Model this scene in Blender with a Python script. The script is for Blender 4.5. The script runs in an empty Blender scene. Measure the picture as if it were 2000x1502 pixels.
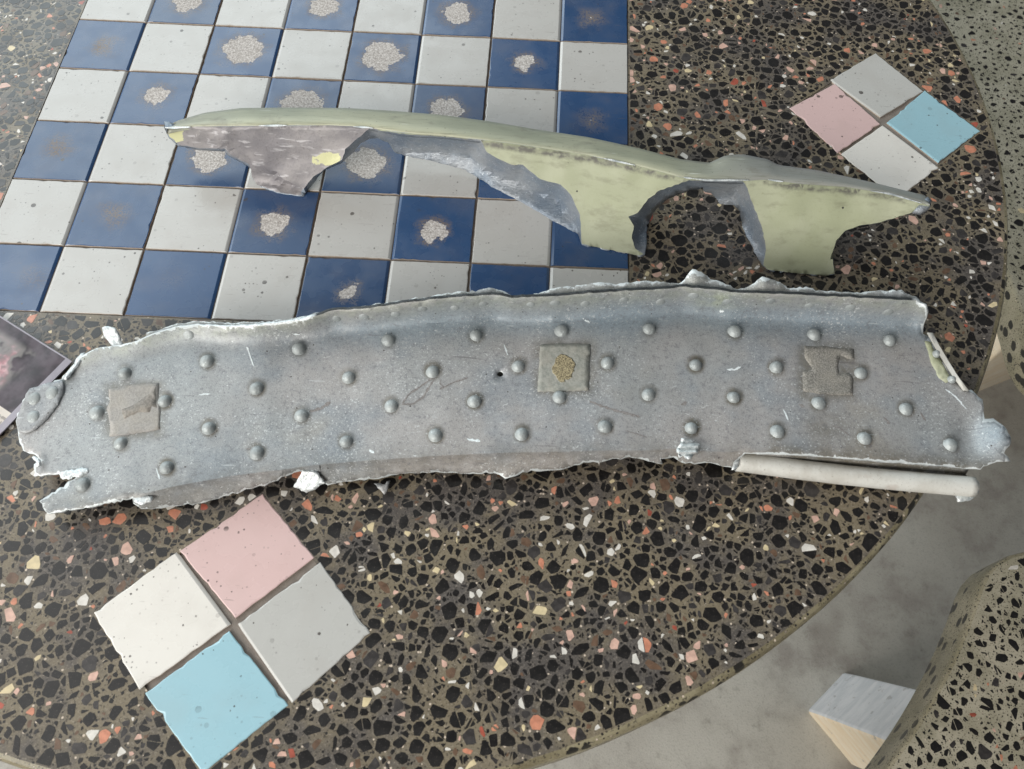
import bpy, math, random
import numpy as np
from mathutils import Vector, noise as mnoise
from mathutils.geometry import delaunay_2d_cdt

random.seed(7)
scn = bpy.context.scene
COL = scn.collection

# ------------------------------------------------------------------ camera
CAM = np.array([0.1335028, -0.4464518, 0.4112073])
ROT = np.array([[0.9988464, 0.0460463, 0.0136214],
                [0.0471346, -0.8859918, -0.4612992],
                [-0.0091726, 0.4614091, -0.8871401]])
FPX = 1600.0
cam_d = bpy.data.cameras.new('camera')
cam = bpy.data.objects.new('camera', cam_d)
COL.objects.link(cam)
cam_d.sensor_width = 36.0
cam_d.lens = FPX / 2000 * 36
cam_d.clip_start = 0.01
cam_d.clip_end = 60
cam_d.dof.use_dof = True
cam_d.dof.focus_distance = 0.56
cam_d.dof.aperture_fstop = 20
from mathutils import Matrix
M4 = Matrix(((ROT[0][0], -ROT[1][0], -ROT[2][0], CAM[0]),
             (ROT[0][1], -ROT[1][1], -ROT[2][1], CAM[1]),
             (ROT[0][2], -ROT[1][2], -ROT[2][2], CAM[2]),
             (0, 0, 0, 1)))
cam.matrix_world = M4
scn.camera = cam

# ------------------------------------------------------------------ light
w = bpy.data.worlds.new('World')
scn.world = w
w.use_nodes = True
w.node_tree.nodes['Background'].inputs[0].default_value = (0.90, 0.94, 1.0, 1)
w.node_tree.nodes['Background'].inputs[1].default_value = 0.112


def area(name, loc, target, sx, sy, power, colr):
    l = bpy.data.lights.new(name, 'AREA')
    l.shape = 'RECTANGLE'
    l.size = sx
    l.size_y = sy
    l.energy = power
    l.color = colr
    o = bpy.data.objects.new(name, l)
    COL.objects.link(o)
    o.location = loc
    d = Vector(target) - Vector(loc)
    o.rotation_euler = d.to_track_quat('-Z', 'Y').to_euler()
    return o


# the open side of the veranda, left of the table
area('daylight_open_side', (-1.6, -0.6, 1.65), (0.0, -0.6, 1.2), 3.0, 2.9, 36, (1.0, 0.985, 0.96))
area('daylight_open_far', (-1.7, 2.6, 1.9), (0.0, 1.2, 1.0), 3.8, 2.8, 106, (0.86, 0.965, 1.0))
area('daylight_front_corner', (-1.25, -2.2, 1.2), (0.2, -0.1, -0.2), 1.8, 1.4, 77, (1.0, 0.96, 0.90))
scn.view_settings.view_transform = 'Standard'
scn.view_settings.look = 'None'
scn.view_settings.exposure = 0.0
scn.view_settings.gamma = 1.0
scn.render.engine = 'CYCLES'

ZF = -0.66          # floor
ZB = -0.25          # bench seat
TC = np.array([0.0106, -0.0106])   # table centre
TR = 0.44


# ------------------------------------------------------------------ helpers
def at(u, v, z=0.0):
    d = np.array([(u - 1000) / FPX, (v - 751) / FPX, 1.0]) @ ROT
    s = (z - CAM[2]) / d[2]
    return CAM + d * s


def pix(P):
    c = ROT @ (np.asarray(P, float) - CAM)
    return 1000 + FPX * c[0] / c[2], 751 + FPX * c[1] / c[2]


def lin(r, g, b, a=1.0):
    f = lambda c: (c / 255 / 12.92) if c / 255 <= 0.04045 else ((c / 255 + 0.055) / 1.055) ** 2.4
    return (f(r), f(g), f(b), a)


WORLD = {}


def empty(name, loc):
    o = bpy.data.objects.new(name, None)
    o.empty_display_size = 0.05
    COL.objects.link(o)
    o.location = tuple(loc)
    WORLD[o.name] = np.array(loc, float)
    return o


def place(o, parent, origin):
    COL.objects.link(o)
    origin = np.array(origin, float)
    WORLD[o.name] = origin
    if parent is not None:
        o.parent = parent
        o.location = tuple(origin - WORLD[parent.name])
    else:
        o.location = tuple(origin)
    return o


def obj(name, verts, faces, mats, parent=None, origin=None, fm=None, smooth=None):
    V = np.asarray(verts, float)
    if origin is None:
        origin = V.mean(0)
    origin = np.array(origin, float)
    me = bpy.data.meshes.new(name)
    me.from_pydata([tuple(p) for p in (V - origin)], [], [tuple(f) for f in faces])
    if not isinstance(mats, (list, tuple)):
        mats = [mats]
    for m in mats:
        me.materials.append(m)
    if fm is not None:
        me.polygons.foreach_set('material_index', list(fm))
    if smooth is not None:
        me.polygons.foreach_set('use_smooth', [True] * len(me.polygons))
        if smooth < 180:
            me.set_sharp_from_angle(angle=math.radians(smooth))
    me.update()
    o = bpy.data.objects.new(name, me)
    return place(o, parent, origin)


def tag(o, label=None, cat=None, kind=None, group=None):
    if label: o['label'] = label
    if cat: o['category'] = cat
    if kind: o['kind'] = kind
    if group: o['group'] = group
    return o


def interp(poly, x):
    xs = [p[0] for p in poly]
    ys = [p[1] for p in poly]
    return float(np.interp(x, xs, ys))


def in_poly(p, poly):
    x, y = p
    c = False
    n = len(poly)
    j = n - 1
    for i in range(n):
        xi, yi = poly[i]
        xj, yj = poly[j]
        if (yi > y) != (yj > y) and x < (xj - xi) * (y - yi) / (yj - yi) + xi:
            c = not c
        j = i
    return c


def ragged(poly, step=7.0, amp=1.6, seed=0, closed=False):
    """subdivide a pixel polyline and shake it: a torn edge"""
    r = random.Random(seed)
    out = []
    n = len(poly)
    for i in range(n if closed else n - 1):
        a = np.array(poly[i], float)
        b = np.array(poly[(i + 1) % n], float)
        L = np.hypot(*(b - a))
        k = max(1, int(L / step))
        nr = np.array([-(b - a)[1], (b - a)[0]]) / max(L, 1e-6)
        for q in range(k):
            p = a + (b - a) * q / k
            j = 0 if q == 0 else r.gauss(0, amp)
            out.append(tuple(p + nr * j))
    if not closed:
        out.append(tuple(poly[-1]))
    return out


def resample(poly, n):
    P = np.array(poly, float)
    d = np.r_[0, np.cumsum(np.hypot(*np.diff(P, axis=0).T))]
    t = np.linspace(0, d[-1], n)
    return np.c_[np.interp(t, d, P[:, 0]), np.interp(t, d, P[:, 1])]


def cdt(outline, holes=(), extra=(), lines=(), min_d=4.0):
    """triangulate a 2D outline with holes, free points and constraint lines"""
    vs, es = [], []

    def ring(r, closed=True):
        b = len(vs)
        vs.extend(r)
        n = len(r)
        for i in range(n if closed else n - 1):
            es.append((b + i, b + (i + 1) % n))
    ring(outline)
    for h in holes:
        ring(h)
    for l in lines:
        ring(l, False)
    bd = np.array(vs, float)
    for p in extra:
        if in_poly(p, outline) and not any(in_poly(p, h) for h in holes):
            if np.min((bd[:, 0] - p[0]) ** 2 + (bd[:, 1] - p[1]) ** 2) > min_d ** 2:
                vs.append(p)
    ov, oe, of, a, b_, c_ = delaunay_2d_cdt([Vector((float(p[0]), float(p[1]))) for p in vs], es, [], 0, 1e-6)
    V = [(p.x, p.y) for p in ov]
    F = []
    for f in of:
        cx = sum(V[i][0] for i in f) / 3
        cy = sum(V[i][1] for i in f) / 3
        if in_poly((cx, cy), outline) and not any(in_poly((cx, cy), h) for h in holes):
            (x0, y0), (x1, y1), (x2, y2) = (V[i] for i in f)
            if abs((x1 - x0) * (y2 - y0) - (x2 - x0) * (y1 - y0)) > 1e-12:
                F.append(tuple(f))
    return V, F


def face_up(V, F, ref=None):
    """wind triangles so that they look at the camera side"""
    out = []
    for f in F:
        a, b, c = (np.asarray(V[i]) for i in f[:3])
        n = np.cross(b - a, c - a)
        if n @ (CAM - a) < 0:
            f = tuple(reversed(f))
        out.append(f)
    return out


# ------------------------------------------------------------------ material helpers
class Mat:
    def __init__(s, name):
        s.m = bpy.data.materials.new(name)
        s.m.use_nodes = True
        s.t = s.m.node_tree
        s.b = s.t.nodes['Principled BSDF']
        s.co = s.t.nodes.new('ShaderNodeTexCoord').outputs['Object']

    def lk(s, sock, val):
        if isinstance(val, bpy.types.NodeSocket):
            s.t.links.new(val, sock)
        elif isinstance(val, (int, float)) and hasattr(sock.default_value, '__len__'):
            sock.default_value = [val] * len(sock.default_value)
        else:
            sock.default_value = val

    def node(s, typ, **kw):
        n = s.t.nodes.new(typ)
        for k, v in kw.items():
            setattr(n, k, v)
        return n

    def noise(s, scale, detail=3, rough=0.55, vec=None, out='Fac', dist=0.0):
        n = s.node('ShaderNodeTexNoise')
        n.inputs['Scale'].default_value = scale
        n.inputs['Detail'].default_value = detail
        n.inputs['Roughness'].default_value = rough
        n.inputs['Distortion'].default_value = dist
        s.lk(n.inputs['Vector'], vec or s.co)
        return n.outputs[out]

    def vor(s, scale, out='Distance', feature='F1', vec=None, rnd=1.0):
        n = s.node('ShaderNodeTexVoronoi', feature=feature)
        n.inputs['Scale'].default_value = scale
        n.inputs['Randomness'].default_value = rnd
        s.lk(n.inputs['Vector'], vec or s.co)
        return n.outputs[out]

    def map(s, scale=(1, 1, 1), rot=(0, 0, 0), vec=None, loc=(0, 0, 0)):
        n = s.node('ShaderNodeMapping')
        s.lk(n.inputs['Vector'], vec or s.co)
        n.inputs['Scale'].default_value = scale
        n.inputs['Rotation'].default_value = rot
        n.inputs['Location'].default_value = loc
        return n.outputs[0]

    def math(s, op, a, b=0.0, clamp=False):
        n = s.node('ShaderNodeMath', operation=op, use_clamp=clamp)
        s.lk(n.inputs[0], a)
        s.lk(n.inputs[1], b)
        return n.outputs[0]

    def step(s, x, lo, hi, a=0.0, b=1.0):
        n = s.node('ShaderNodeMapRange', interpolation_type='SMOOTHSTEP')
        s.lk(n.inputs['Value'], x)
        s.lk(n.inputs['From Min'], lo)
        s.lk(n.inputs['From Max'], hi)
        s.lk(n.inputs['To Min'], a)
        s.lk(n.inputs['To Max'], b)
        return n.outputs[0]

    def mix(s, fac, a, b, mode='MIX'):
        n = s.node('ShaderNodeMix', data_type='RGBA', blend_type=mode)
        s.lk(n.inputs[0], fac)
        s.lk(n.inputs[6], a)
        s.lk(n.inputs[7], b)
        return n.outputs[2]

    def attr(s, name, typ='GEOMETRY', out='Fac'):
        n = s.node('ShaderNodeAttribute', attribute_name=name, attribute_type=typ)
        return n.outputs[out]

    def sep(s, vec=None):
        n = s.node('ShaderNodeSeparateXYZ')
        s.lk(n.inputs[0], vec or s.co)
        return n.outputs

    def rand(s):
        return s.node('ShaderNodeObjectInfo').outputs['Random']

    def hsv(s, colr, h=0.5, sa=1.0, v=1.0):
        n = s.node('ShaderNodeHueSaturation')
        s.lk(n.inputs['Hue'], h)
        s.lk(n.inputs['Saturation'], sa)
        s.lk(n.inputs['Value'], v)
        s.lk(n.inputs['Color'], colr)
        return n.outputs[0]

    def bump(s, height, strength=0.3, dist=0.001, normal=None):
        n = s.node('ShaderNodeBump')
        n.inputs['Strength'].default_value = strength
        n.inputs['Distance'].default_value = dist
        s.lk(n.inputs['Height'], height)
        if normal is not None:
            s.lk(n.inputs['Normal'], normal)
        return n.outputs[0]

    def out(s, colr=None, rough=None, metal=None, spec=None, bump=None, coat=None, coat_r=None):
        b = s.b.inputs
        if colr is not None: s.lk(b['Base Color'], colr)
        if rough is not None: s.lk(b['Roughness'], rough)
        if metal is not None: s.lk(b['Metallic'], metal)
        if spec is not None: s.lk(b['Specular IOR Level'], spec)
        if bump is not None: s.lk(b['Normal'], bump)
        if coat is not None: s.lk(b['Coat Weight'], coat)
        if coat_r is not None: s.lk(b['Coat Roughness'], coat_r)
        return s.m


# ------------------------------------------------------------------ materials
def m_chip(name, rgb, var=0.35, rough=0.3):
    s = Mat(name)
    n = s.noise(260, 3)
    c = s.hsv(lin(*rgb), v=s.step(n, 0.25, 0.75, 1 - var, 1 + var))
    g = s.noise(1400, 2)
    c = s.mix(s.step(g, 0.62, 0.72, 0, 0.22), c, lin(150, 140, 130))
    return s.out(c, s.step(s.noise(35, 2), 0.3, 0.7, rough - 0.05, rough + 0.10), spec=0.65)


CHIP = [m_chip('black_stone', (27, 25, 24)), m_chip('charcoal_stone', (58, 55, 54)),
        m_chip('orange_stone', (198, 134, 108), 0.2), m_chip('pink_stone', (208, 172, 156), 0.2),
        m_chip('white_stone', (216, 212, 204), 0.15), m_chip('cream_stone', (212, 196, 158), 0.15),
        m_chip('red_stone', (160, 84, 68), 0.25), m_chip('brown_stone', (104, 82, 66), 0.25)]


def m_matrix(name, a, b, fleck=0.5, dark=None):
    s = Mat(name)
    n = s.noise(26, 5, 0.65)
    c = s.mix(s.step(n, 0.38, 0.60), lin(*a), lin(*b))
    g = s.noise(900, 3, 0.7)
    c = s.mix(s.step(g, 0.5, 0.75, 0, fleck), c, lin(170, 160, 146))
    g2 = s.noise(700, 2, 0.6, vec=s.map(loc=(3, 1, 7)))
    c = s.mix(s.step(g2, 0.56, 0.66, 0, 0.7), c, lin(48, 43, 38))
    # small crushed stone between the big pieces
    v = s.vor(430)
    vc = s.vor(430, 'Color')
    k = s.math('MULTIPLY', s.step(v, 0.22, 0.34, 1, 0), s.step(s.sep(vc)[0], 0.45, 0.5))
    c = s.mix(k, c, lin(40, 37, 35))
    k2 = s.math('MULTIPLY', s.step(v, 0.2, 0.3, 1, 0), s.step(s.sep(vc)[1], 0.86, 0.9))
    c = s.mix(k2, c, lin(205, 190, 172))
    if dark:
        vd = s.vor(dark, vec=s.map((1, 1, 1.3), (0.3, 0.2, 0)))
        dc = s.sep(s.vor(dark, 'Color', vec=s.map((1, 1, 1.3), (0.3, 0.2, 0))))
        wob = s.math('ADD', vd, s.math('MULTIPLY', s.noise(300, 2), 0.25))
        kd = s.math('MULTIPLY', s.step(wob, 0.46, 0.52, 1, 0), s.step(dc[0], 0.35, 0.4))
        c = s.mix(kd, c, lin(40, 38, 34))
    return s.out(c, s.step(s.noise(40, 3), 0.3, 0.7, 0.30, 0.46), spec=0.6, bump=s.bump(g, 0.25, 0.0004))


M_MATRIX = m_matrix('terrazzo_matrix', (86, 81, 77), (122, 112, 93))
M_EDGE = m_matrix('terrazzo_edge', (112, 104, 80), (146, 138, 112), 0.4, dark=105)
M_BENCH = m_matrix('bench_matrix', (162, 157, 136), (186, 180, 160), 0.4)
M_BENCH_EDGE = m_matrix('bench_edge', (148, 142, 118), (174, 167, 144), 0.5, dark=70)


def m_grout():
    s = Mat('grout')
    c = s.mix(s.noise(160, 4), lin(100, 92, 86), lin(156, 147, 138))
    return s.out(c, 0.9, bump=s.bump(s.noise(1500, 3), 0.6, 0.0006))


M_GROUT = m_grout()


def tile_specks(s, c, amount=0.10, scale=170, seed=0.0):
    rnd = s.node('ShaderNodeObjectInfo').outputs['Random']
    vm = s.node('ShaderNodeVectorMath', operation='ADD')
    s.lk(vm.inputs[0], s.co)
    cx = s.node('ShaderNodeCombineXYZ')
    s.lk(cx.inputs[0], s.math('MULTIPLY', rnd, 7.0))
    s.lk(cx.inputs[1], s.math('MULTIPLY', rnd, 3.0))
    s.lk(vm.inputs[1], cx.outputs[0])
    vec = vm.outputs[0]
    dirt = s.step(s.noise(55, 2, vec=vec), 0.42, 0.62)
    for sc, am in ((scale, amount), (scale * 2.6, amount * 1.2)):
        v = s.vor(sc, vec=vec)
        vc = s.sep(s.vor(sc, 'Color', vec=vec))
        wob = s.math('ADD', v, s.math('MULTIPLY', s.noise(2200, 2, vec=vec), 0.12))
        rad = s.math('MULTIPLY', s.math('POWER', vc[1], 2.2), 0.24)
        k = s.math('MULTIPLY', s.math('LESS_THAN', wob, s.math('ADD', rad, 0.10)), s.math('LESS_THAN', vc[0], am))
        k = s.math('MULTIPLY', k, s.math('MAXIMUM', dirt, 0.25))
        c = s.mix(s.math('MULTIPLY', k, 0.85), c, lin(58, 50, 46))
    # hair scratches
    vs_ = s.map((60, 900, 1), (0, 0, 0.7), vec=vec)
    n = s.noise(1.0, 2, 0.5, vec=vs_)
    k = s.math('MULTIPLY', s.step(n, 0.70, 0.74), 0.35)
    c = s.mix(k, c, lin(110, 100, 95))
    return c, vec


def m_tile(name, rgb, wear=False, specks=0.12, var=0.05, rough=0.22):
    s = Mat(name)
    rnd = s.rand()
    c = s.hsv(lin(*rgb), v=s.step(rnd, 0.0, 1.0, 1 - var, 1 + var))
    c, vec = tile_specks(s, c, specks)
    cloud = s.noise(40, 3, vec=vec)
    c = s.mix(s.step(cloud, 0.45, 0.75, 0, 0.10), c, lin(150, 138, 125))
    # dirt that gathers along the cut rim
    if wear:
        xyz = s.sep()
        dx = s.math('SUBTRACT', xyz[0], s.attr('wear_x', 'OBJECT'))
        dy = s.math('SUBTRACT', xyz[1], s.attr('wear_y', 'OBJECT'))
        d = s.math('SQRT', s.math('ADD', s.math('MULTIPLY', dx, dx), s.math('MULTIPLY', dy, dy)))
        wob = s.math('MULTIPLY', s.math('SUBTRACT', s.noise(110, 3, 0.6, vec=vec), 0.5), 0.016)
        fine = s.math('MULTIPLY', s.math('SUBTRACT', s.noise(900, 2, 0.6, vec=vec), 0.5), 0.0014)
        dd = s.math('ADD', s.math('ADD', d, wob), fine)
        rr = s.attr('wear_r', 'OBJECT')
        e = s.math('SUBTRACT', dd, rr)
        worn = s.step(e, -0.0002, 0.0003, 1, 0)
        halo = s.step(s.math('ADD', e, s.math('MULTIPLY', s.math('SUBTRACT', s.noise(75, 3, vec=vec), 0.5), 0.012)), -0.001, s.attr('wear_w', 'OBJECT'), 0.85, 0)
        grain = s.noise(750, 3, 0.8, vec=vec)
        hs = s.math('MULTIPLY', s.math('MULTIPLY', halo, s.attr('wear_h', 'OBJECT')), s.step(grain, 0.36, 0.62))
        c = s.mix(hs, c, lin(128, 110, 88))
        body = s.mix(s.step(grain, 0.35, 0.65), lin(150, 143, 137), lin(218, 214, 210))
        glint = s.step(s.noise(900, 1, vec=s.map(loc=(5, 5, 5), vec=vec)), 0.66, 0.7, 0, 0.8)
        body = s.mix(glint, body, lin(240, 238, 236))
        c = s.mix(worn, c, body)
        r = s.math('ADD', s.math('MULTIPLY', worn, 0.6), s.step(s.noise(60, 2, vec=vec), 0.3, 0.7, rough, rough + 0.12))
        r = s.math('ADD', r, s.math('MULTIPLY', hs, 0.3))
        h = s.math('ADD', s.math('MULTIPLY', worn, -0.6), s.math('MULTIPLY', s.math('MULTIPLY', grain, worn), 0.8))
        h = s.math('ADD', h, s.math('MULTIPLY', s.noise(70, 2, vec=vec), 0.10))
        return s.out(c, r, spec=0.75, bump=s.bump(h, 0.7, 0.0006))
    return s.out(c, s.step(s.noise(60, 3, vec=vec), 0.3, 0.7, rough, rough + 0.14), spec=0.7,
                 bump=s.bump(s.noise(80, 3, vec=vec), 0.06, 0.001))


M_TBLUE = m_tile('blue_glaze', (40, 73, 114), True, 0.05, 0.10)
M_TWHITE = m_tile('white_glaze', (188, 187, 183), False, 0.42, 0.03)
M_DPINK = m_tile('pink_glaze', (218, 189, 186), False, 0.45, 0.02)
M_DGREY = m_tile('grey_glaze', (190, 190, 186), False, 0.40, 0.02)
M_DBLUE = m_tile('pale_blue_glaze', (158, 198, 210), False, 0.36, 0.02)
M_DWHITE = m_tile('cream_white_glaze', (230, 227, 220), False, 0.45, 0.02)


def m_biscuit():
    s = Mat('tile_biscuit')
    c = s.mix(s.noise(500, 3), lin(150, 135, 122), lin(196, 184, 170))
    return s.out(c, 0.9)


M_BISCUIT = m_biscuit()


def m_sheet():
    """weathered grey aircraft sheet"""
    s = Mat('weathered_alloy_sheet')
    big = s.noise(9, 3, 0.55)
    c = s.mix(s.step(big, 0.36, 0.64), lin(164, 168, 169), lin(176, 173, 171))
    b2 = s.noise(26, 3, 0.6, vec=s.map(loc=(2, 5, 1)))
    c = s.mix(s.step(b2, 0.45, 0.72, 0, 0.55), c, lin(134, 146, 156))
    tan = s.noise(14, 3, 0.6, vec=s.map(loc=(9, 1, 4)))
    c = s.mix(s.step(tan, 0.56, 0.74, 0, 0.45), c, lin(168, 158, 140))
    gr = s.attr('grime_and_shade')  # grime, and the gap shadow painted on the tube web
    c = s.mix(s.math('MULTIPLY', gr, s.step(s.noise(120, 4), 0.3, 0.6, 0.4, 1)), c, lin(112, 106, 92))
    teal = s.attr('teal')
    c = s.mix(s.math('MULTIPLY', teal, 0.75), c, lin(128, 146, 158))
    green = s.attr('green')
    c = s.mix(s.math('MULTIPLY', green, s.step(s.noise(150, 3), 0.35, 0.6, 0.3, 1)), c, lin(176, 184, 160))
    # grain: dark pits and white specks
    g = s.noise(1500, 2, 0.7)
    c = s.mix(s.step(g, 0.52, 0.68, 0, 0.5), c, lin(98, 100, 104))
    gm = s.noise(420, 3, 0.7, vec=s.map(loc=(8, 2, 6)))
    c = s.mix(s.step(gm, 0.52, 0.70, 0, 0.5), c, lin(112, 112, 116))
    c = s.mix(s.step(gm, 0.30, 0.44, 0.4, 0), c, lin(190, 192, 192))
    g2 = s.noise(850, 2, 0.6, vec=s.map(loc=(4, 4, 1)))
    dens = s.step(s.noise(30, 3, vec=s.map(loc=(7, 7, 1))), 0.32, 0.66, 0.735, 0.625)
    wht = s.math('GREATER_THAN', g2, dens)
    c = s.mix(s.math('MULTIPLY', wht, 0.6), c, lin(222, 226, 226))
    chalk = s.noise(420, 3, 0.7, vec=s.map((1, 1.8, 1), (0, 0, 0.3), loc=(1, 8, 3)))
    cl = s.step(s.noise(34, 3, vec=s.map(loc=(3, 12, 2))), 0.48, 0.62)
    ck = s.math('MULTIPLY', s.math('GREATER_THAN', chalk, 0.63), cl)
    c = s.mix(s.math('MULTIPLY', ck, 0.6), c, lin(222, 226, 226))
    pit = s.vor(330, vec=s.map(loc=(1, 1, 1)))
    pr = s.sep(s.vor(330, 'Color', vec=s.map(loc=(1, 1, 1))))
    pk = s.math('MULTIPLY', s.math('LESS_THAN', pit, 0.14), s.math('LESS_THAN', pr[0], 0.05))
    c = s.mix(pk, c, lin(70, 64, 60))
    ed = s.attr('edge')
    ek = s.step(s.math('ADD', ed, s.math('MULTIPLY', s.math('SUBTRACT', s.noise(170, 4, 0.7, vec=s.map(loc=(2, 9, 5))), 0.5), 1.6)), 0.62, 0.78)
    c = s.mix(s.math('MULTIPLY', ek, 0.9), c, lin(226, 233, 234))
    # scratches
    for rz_, sc_, lo_ in ((-0.5, (55, 420, 1), 0.73), (0.9, (70, 560, 1), 0.74)):
        ws = s.noise(1.0, 2, 0.5, vec=s.map(sc_, (0, 0, rz_), loc=(rz_, 3, 0)))
        c = s.mix(s.step(ws, lo_, lo_ + 0.03, 0, 0.4), c, lin(214, 220, 222))
    sc = s.noise(1.0, 2, 0.5, vec=s.map((25, 480, 1), (0, 0, 0.25)))
    c = s.mix(s.step(sc, 0.71, 0.76, 0, 0.45), c, lin(96, 90, 92))
    h = s.math('ADD', s.math('MULTIPLY', g, 0.7), s.math('MULTIPLY', b2, 1.5))
    h = s.math('ADD', h, s.math('MULTIPLY', ck, 0.3))
    return s.out(c, s.step(b2, 0.3, 0.7, 0.46, 0.62), 0.25, 0.5, bump=s.bump(h, 0.35, 0.0006))


M_SHEET = m_sheet()


def m_bare():
    s = Mat('torn_bare_alloy')
    g = s.noise(420, 3, 0.7)
    c = s.mix(s.step(g, 0.35, 0.65), lin(196, 204, 206), lin(240, 244, 244))
    c = s.mix(s.attr('gap_shade'), c, lin(66, 70, 72))  # shaded gap to the outer skin painted dark onto the rim
    return s.out(c, s.step(g, 0.3, 0.7, 0.35, 0.6), 0.45, bump=s.bump(g, 0.5, 0.0010))


M_BARE = m_bare()


def m_rivet():
    s = Mat('rivet_alloy')
    g = s.noise(3.0, 3, 0.7)
    c = s.mix(s.step(g, 0.5, 0.72, 0, 0.5), lin(164, 170, 170), lin(126, 131, 132))
    g2 = s.noise(2.2, 3, vec=s.map(loc=(3, 3, 3)))
    c = s.mix(s.step(g2, 0.62, 0.68, 0, 0.5), c, lin(208, 216, 216))
    c = s.hsv(c, v=s.step(s.rand(), 0, 1, 0.88, 1.08))
    gb = s.noise(1.3, 2)
    return s.out(c, 0.52, 0.3, bump=s.bump(s.math('ADD', g, s.math('MULTIPLY', gb, 1.5)), 0.12, 0.25))


M_RIVET = m_rivet()


def m_pad(name, a, b, grain=900, centre=None):
    s = Mat(name)
    g = s.noise(grain, 3, 0.75)
    c = s.mix(s.step(g, 0.38, 0.62), lin(*a), lin(*b))
    big = s.noise(90, 3)
    c = s.mix(s.step(big, 0.4, 0.7, 0, 0.35), c, lin(168, 162, 150))
    if centre:
        d = s.node('ShaderNodeVectorMath', operation='LENGTH')
        s.lk(d.inputs[0], s.map((1.35, 1, 0)))
        e = s.math('ADD', d.outputs['Value'], s.math('MULTIPLY', s.math('SUBTRACT', s.noise(140, 3), 0.5), 0.008))
        k = s.step(e, 0.0078, 0.0086, 1, 0)
        sand = s.mix(s.step(s.noise(1300, 2, 0.8), 0.4, 0.6), lin(104, 95, 74), lin(180, 168, 134))
        c = s.mix(k, c, sand)
        h = s.math('ADD', g, s.math('MULTIPLY', k, 1.4))
    else:
        h = g
    return s.out(c, 0.75, bump=s.bump(h, 0.6, 0.0007))


M_PAD1 = m_pad('tan_residue', (152, 150, 146), (173, 170, 166))
M_PAD2 = m_pad('olive_pad', (139, 142, 135), (160, 161, 154), 300, True)
M_PAD4 = m_pad('dark_residue', (126, 122, 116), (152, 147, 140), 700)
M_PAD3 = m_pad('grey_grit_residue', (112, 110, 105), (162, 159, 152), 1300)


def m_primer():
    s = Mat('pale_green_primer')
    n = s.noise(30, 3)
    c = s.mix(s.step(n, 0.35, 0.65), lin(165, 170, 141), lin(177, 181, 155))
    g = s.noise(500, 3, 0.7)
    c = s.mix(s.step(g, 0.58, 0.75, 0, 0.4), c, lin(150, 150, 120))
    sm = s.step(s.noise(60, 4, 0.7, vec=s.map((1, 1, 3), loc=(1, 2, 3))), 0.48, 0.72, 0, 0.5)
    c = s.mix(sm, c, lin(130, 130, 108))
    sc = s.attr('scuff')
    k = s.math('MULTIPLY', s.step(s.math('ADD', sc, s.math('MULTIPLY', s.math('SUBTRACT', s.noise(95, 4, 0.7), 0.5), 0.9)), 0.18, 0.75),
               s.step(s.noise(320, 3), 0.3, 0.6, 0.35, 0.9))
    c = s.mix(k, c, lin(88, 86, 82))
    sp = s.vor(160)
    sr = s.sep(s.vor(160, 'Color'))
    c = s.mix(s.math('MULTIPLY', s.math('LESS_THAN', sp, 0.13), s.math('LESS_THAN', sr[0], 0.12)), c, lin(70, 70, 64))
    return s.out(c, 0.55, bump=s.bump(g, 0.15, 0.0006))


M_PRIMER = m_primer()


def m_mauve():
    s = Mat('scraped_mauve_alloy')
    n = s.noise(40, 4, 0.65)
    c = s.mix(s.step(n, 0.35, 0.65), lin(130, 127, 130), lin(154, 150, 150))
    g = s.noise(1.0, 3, 0.6, vec=s.map((60, 400, 300), (0.2, 0.5, 0.3)))
    c = s.mix(s.step(g, 0.56, 0.66, 0, 0.7), c, lin(200, 198, 200))
    g2 = s.noise(600, 3, 0.7)
    c = s.mix(s.step(g2, 0.55, 0.7, 0, 0.35), c, lin(76, 70, 72))
    pr = s.attr('primer')
    k = s.step(s.math('ADD', pr, s.math('MULTIPLY', s.math('SUBTRACT', s.noise(150, 4, 0.65), 0.5), 1.2)), 0.48, 0.54)
    c = s.mix(k, c, lin(204, 204, 160))
    return s.out(c, 0.5, 0.2, bump=s.bump(g2, 0.3, 0.0006))


M_MAUVE = m_mauve()


def m_fracture():
    s = Mat('fractured_cast_alloy')
    n = s.noise(45, 3)
    c = s.mix(s.step(n, 0.35, 0.65), lin(140, 152, 165), lin(166, 171, 176))
    g = s.noise(1.0, 3, 0.7, vec=s.map((350, 900, 900), (0.4, 0.3, 0.5)))
    c = s.mix(s.step(g, 0.5, 0.7, 0, 0.5), c, lin(88, 98, 110))
    g2 = s.noise(1000, 1)
    c = s.mix(s.step(g2, 0.68, 0.72, 0, 0.8), c, lin(226, 234, 240))
    return s.out(c, 0.45, 0.35, bump=s.bump(g, 0.7, 0.001))


M_FRACT = m_fracture()


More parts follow.
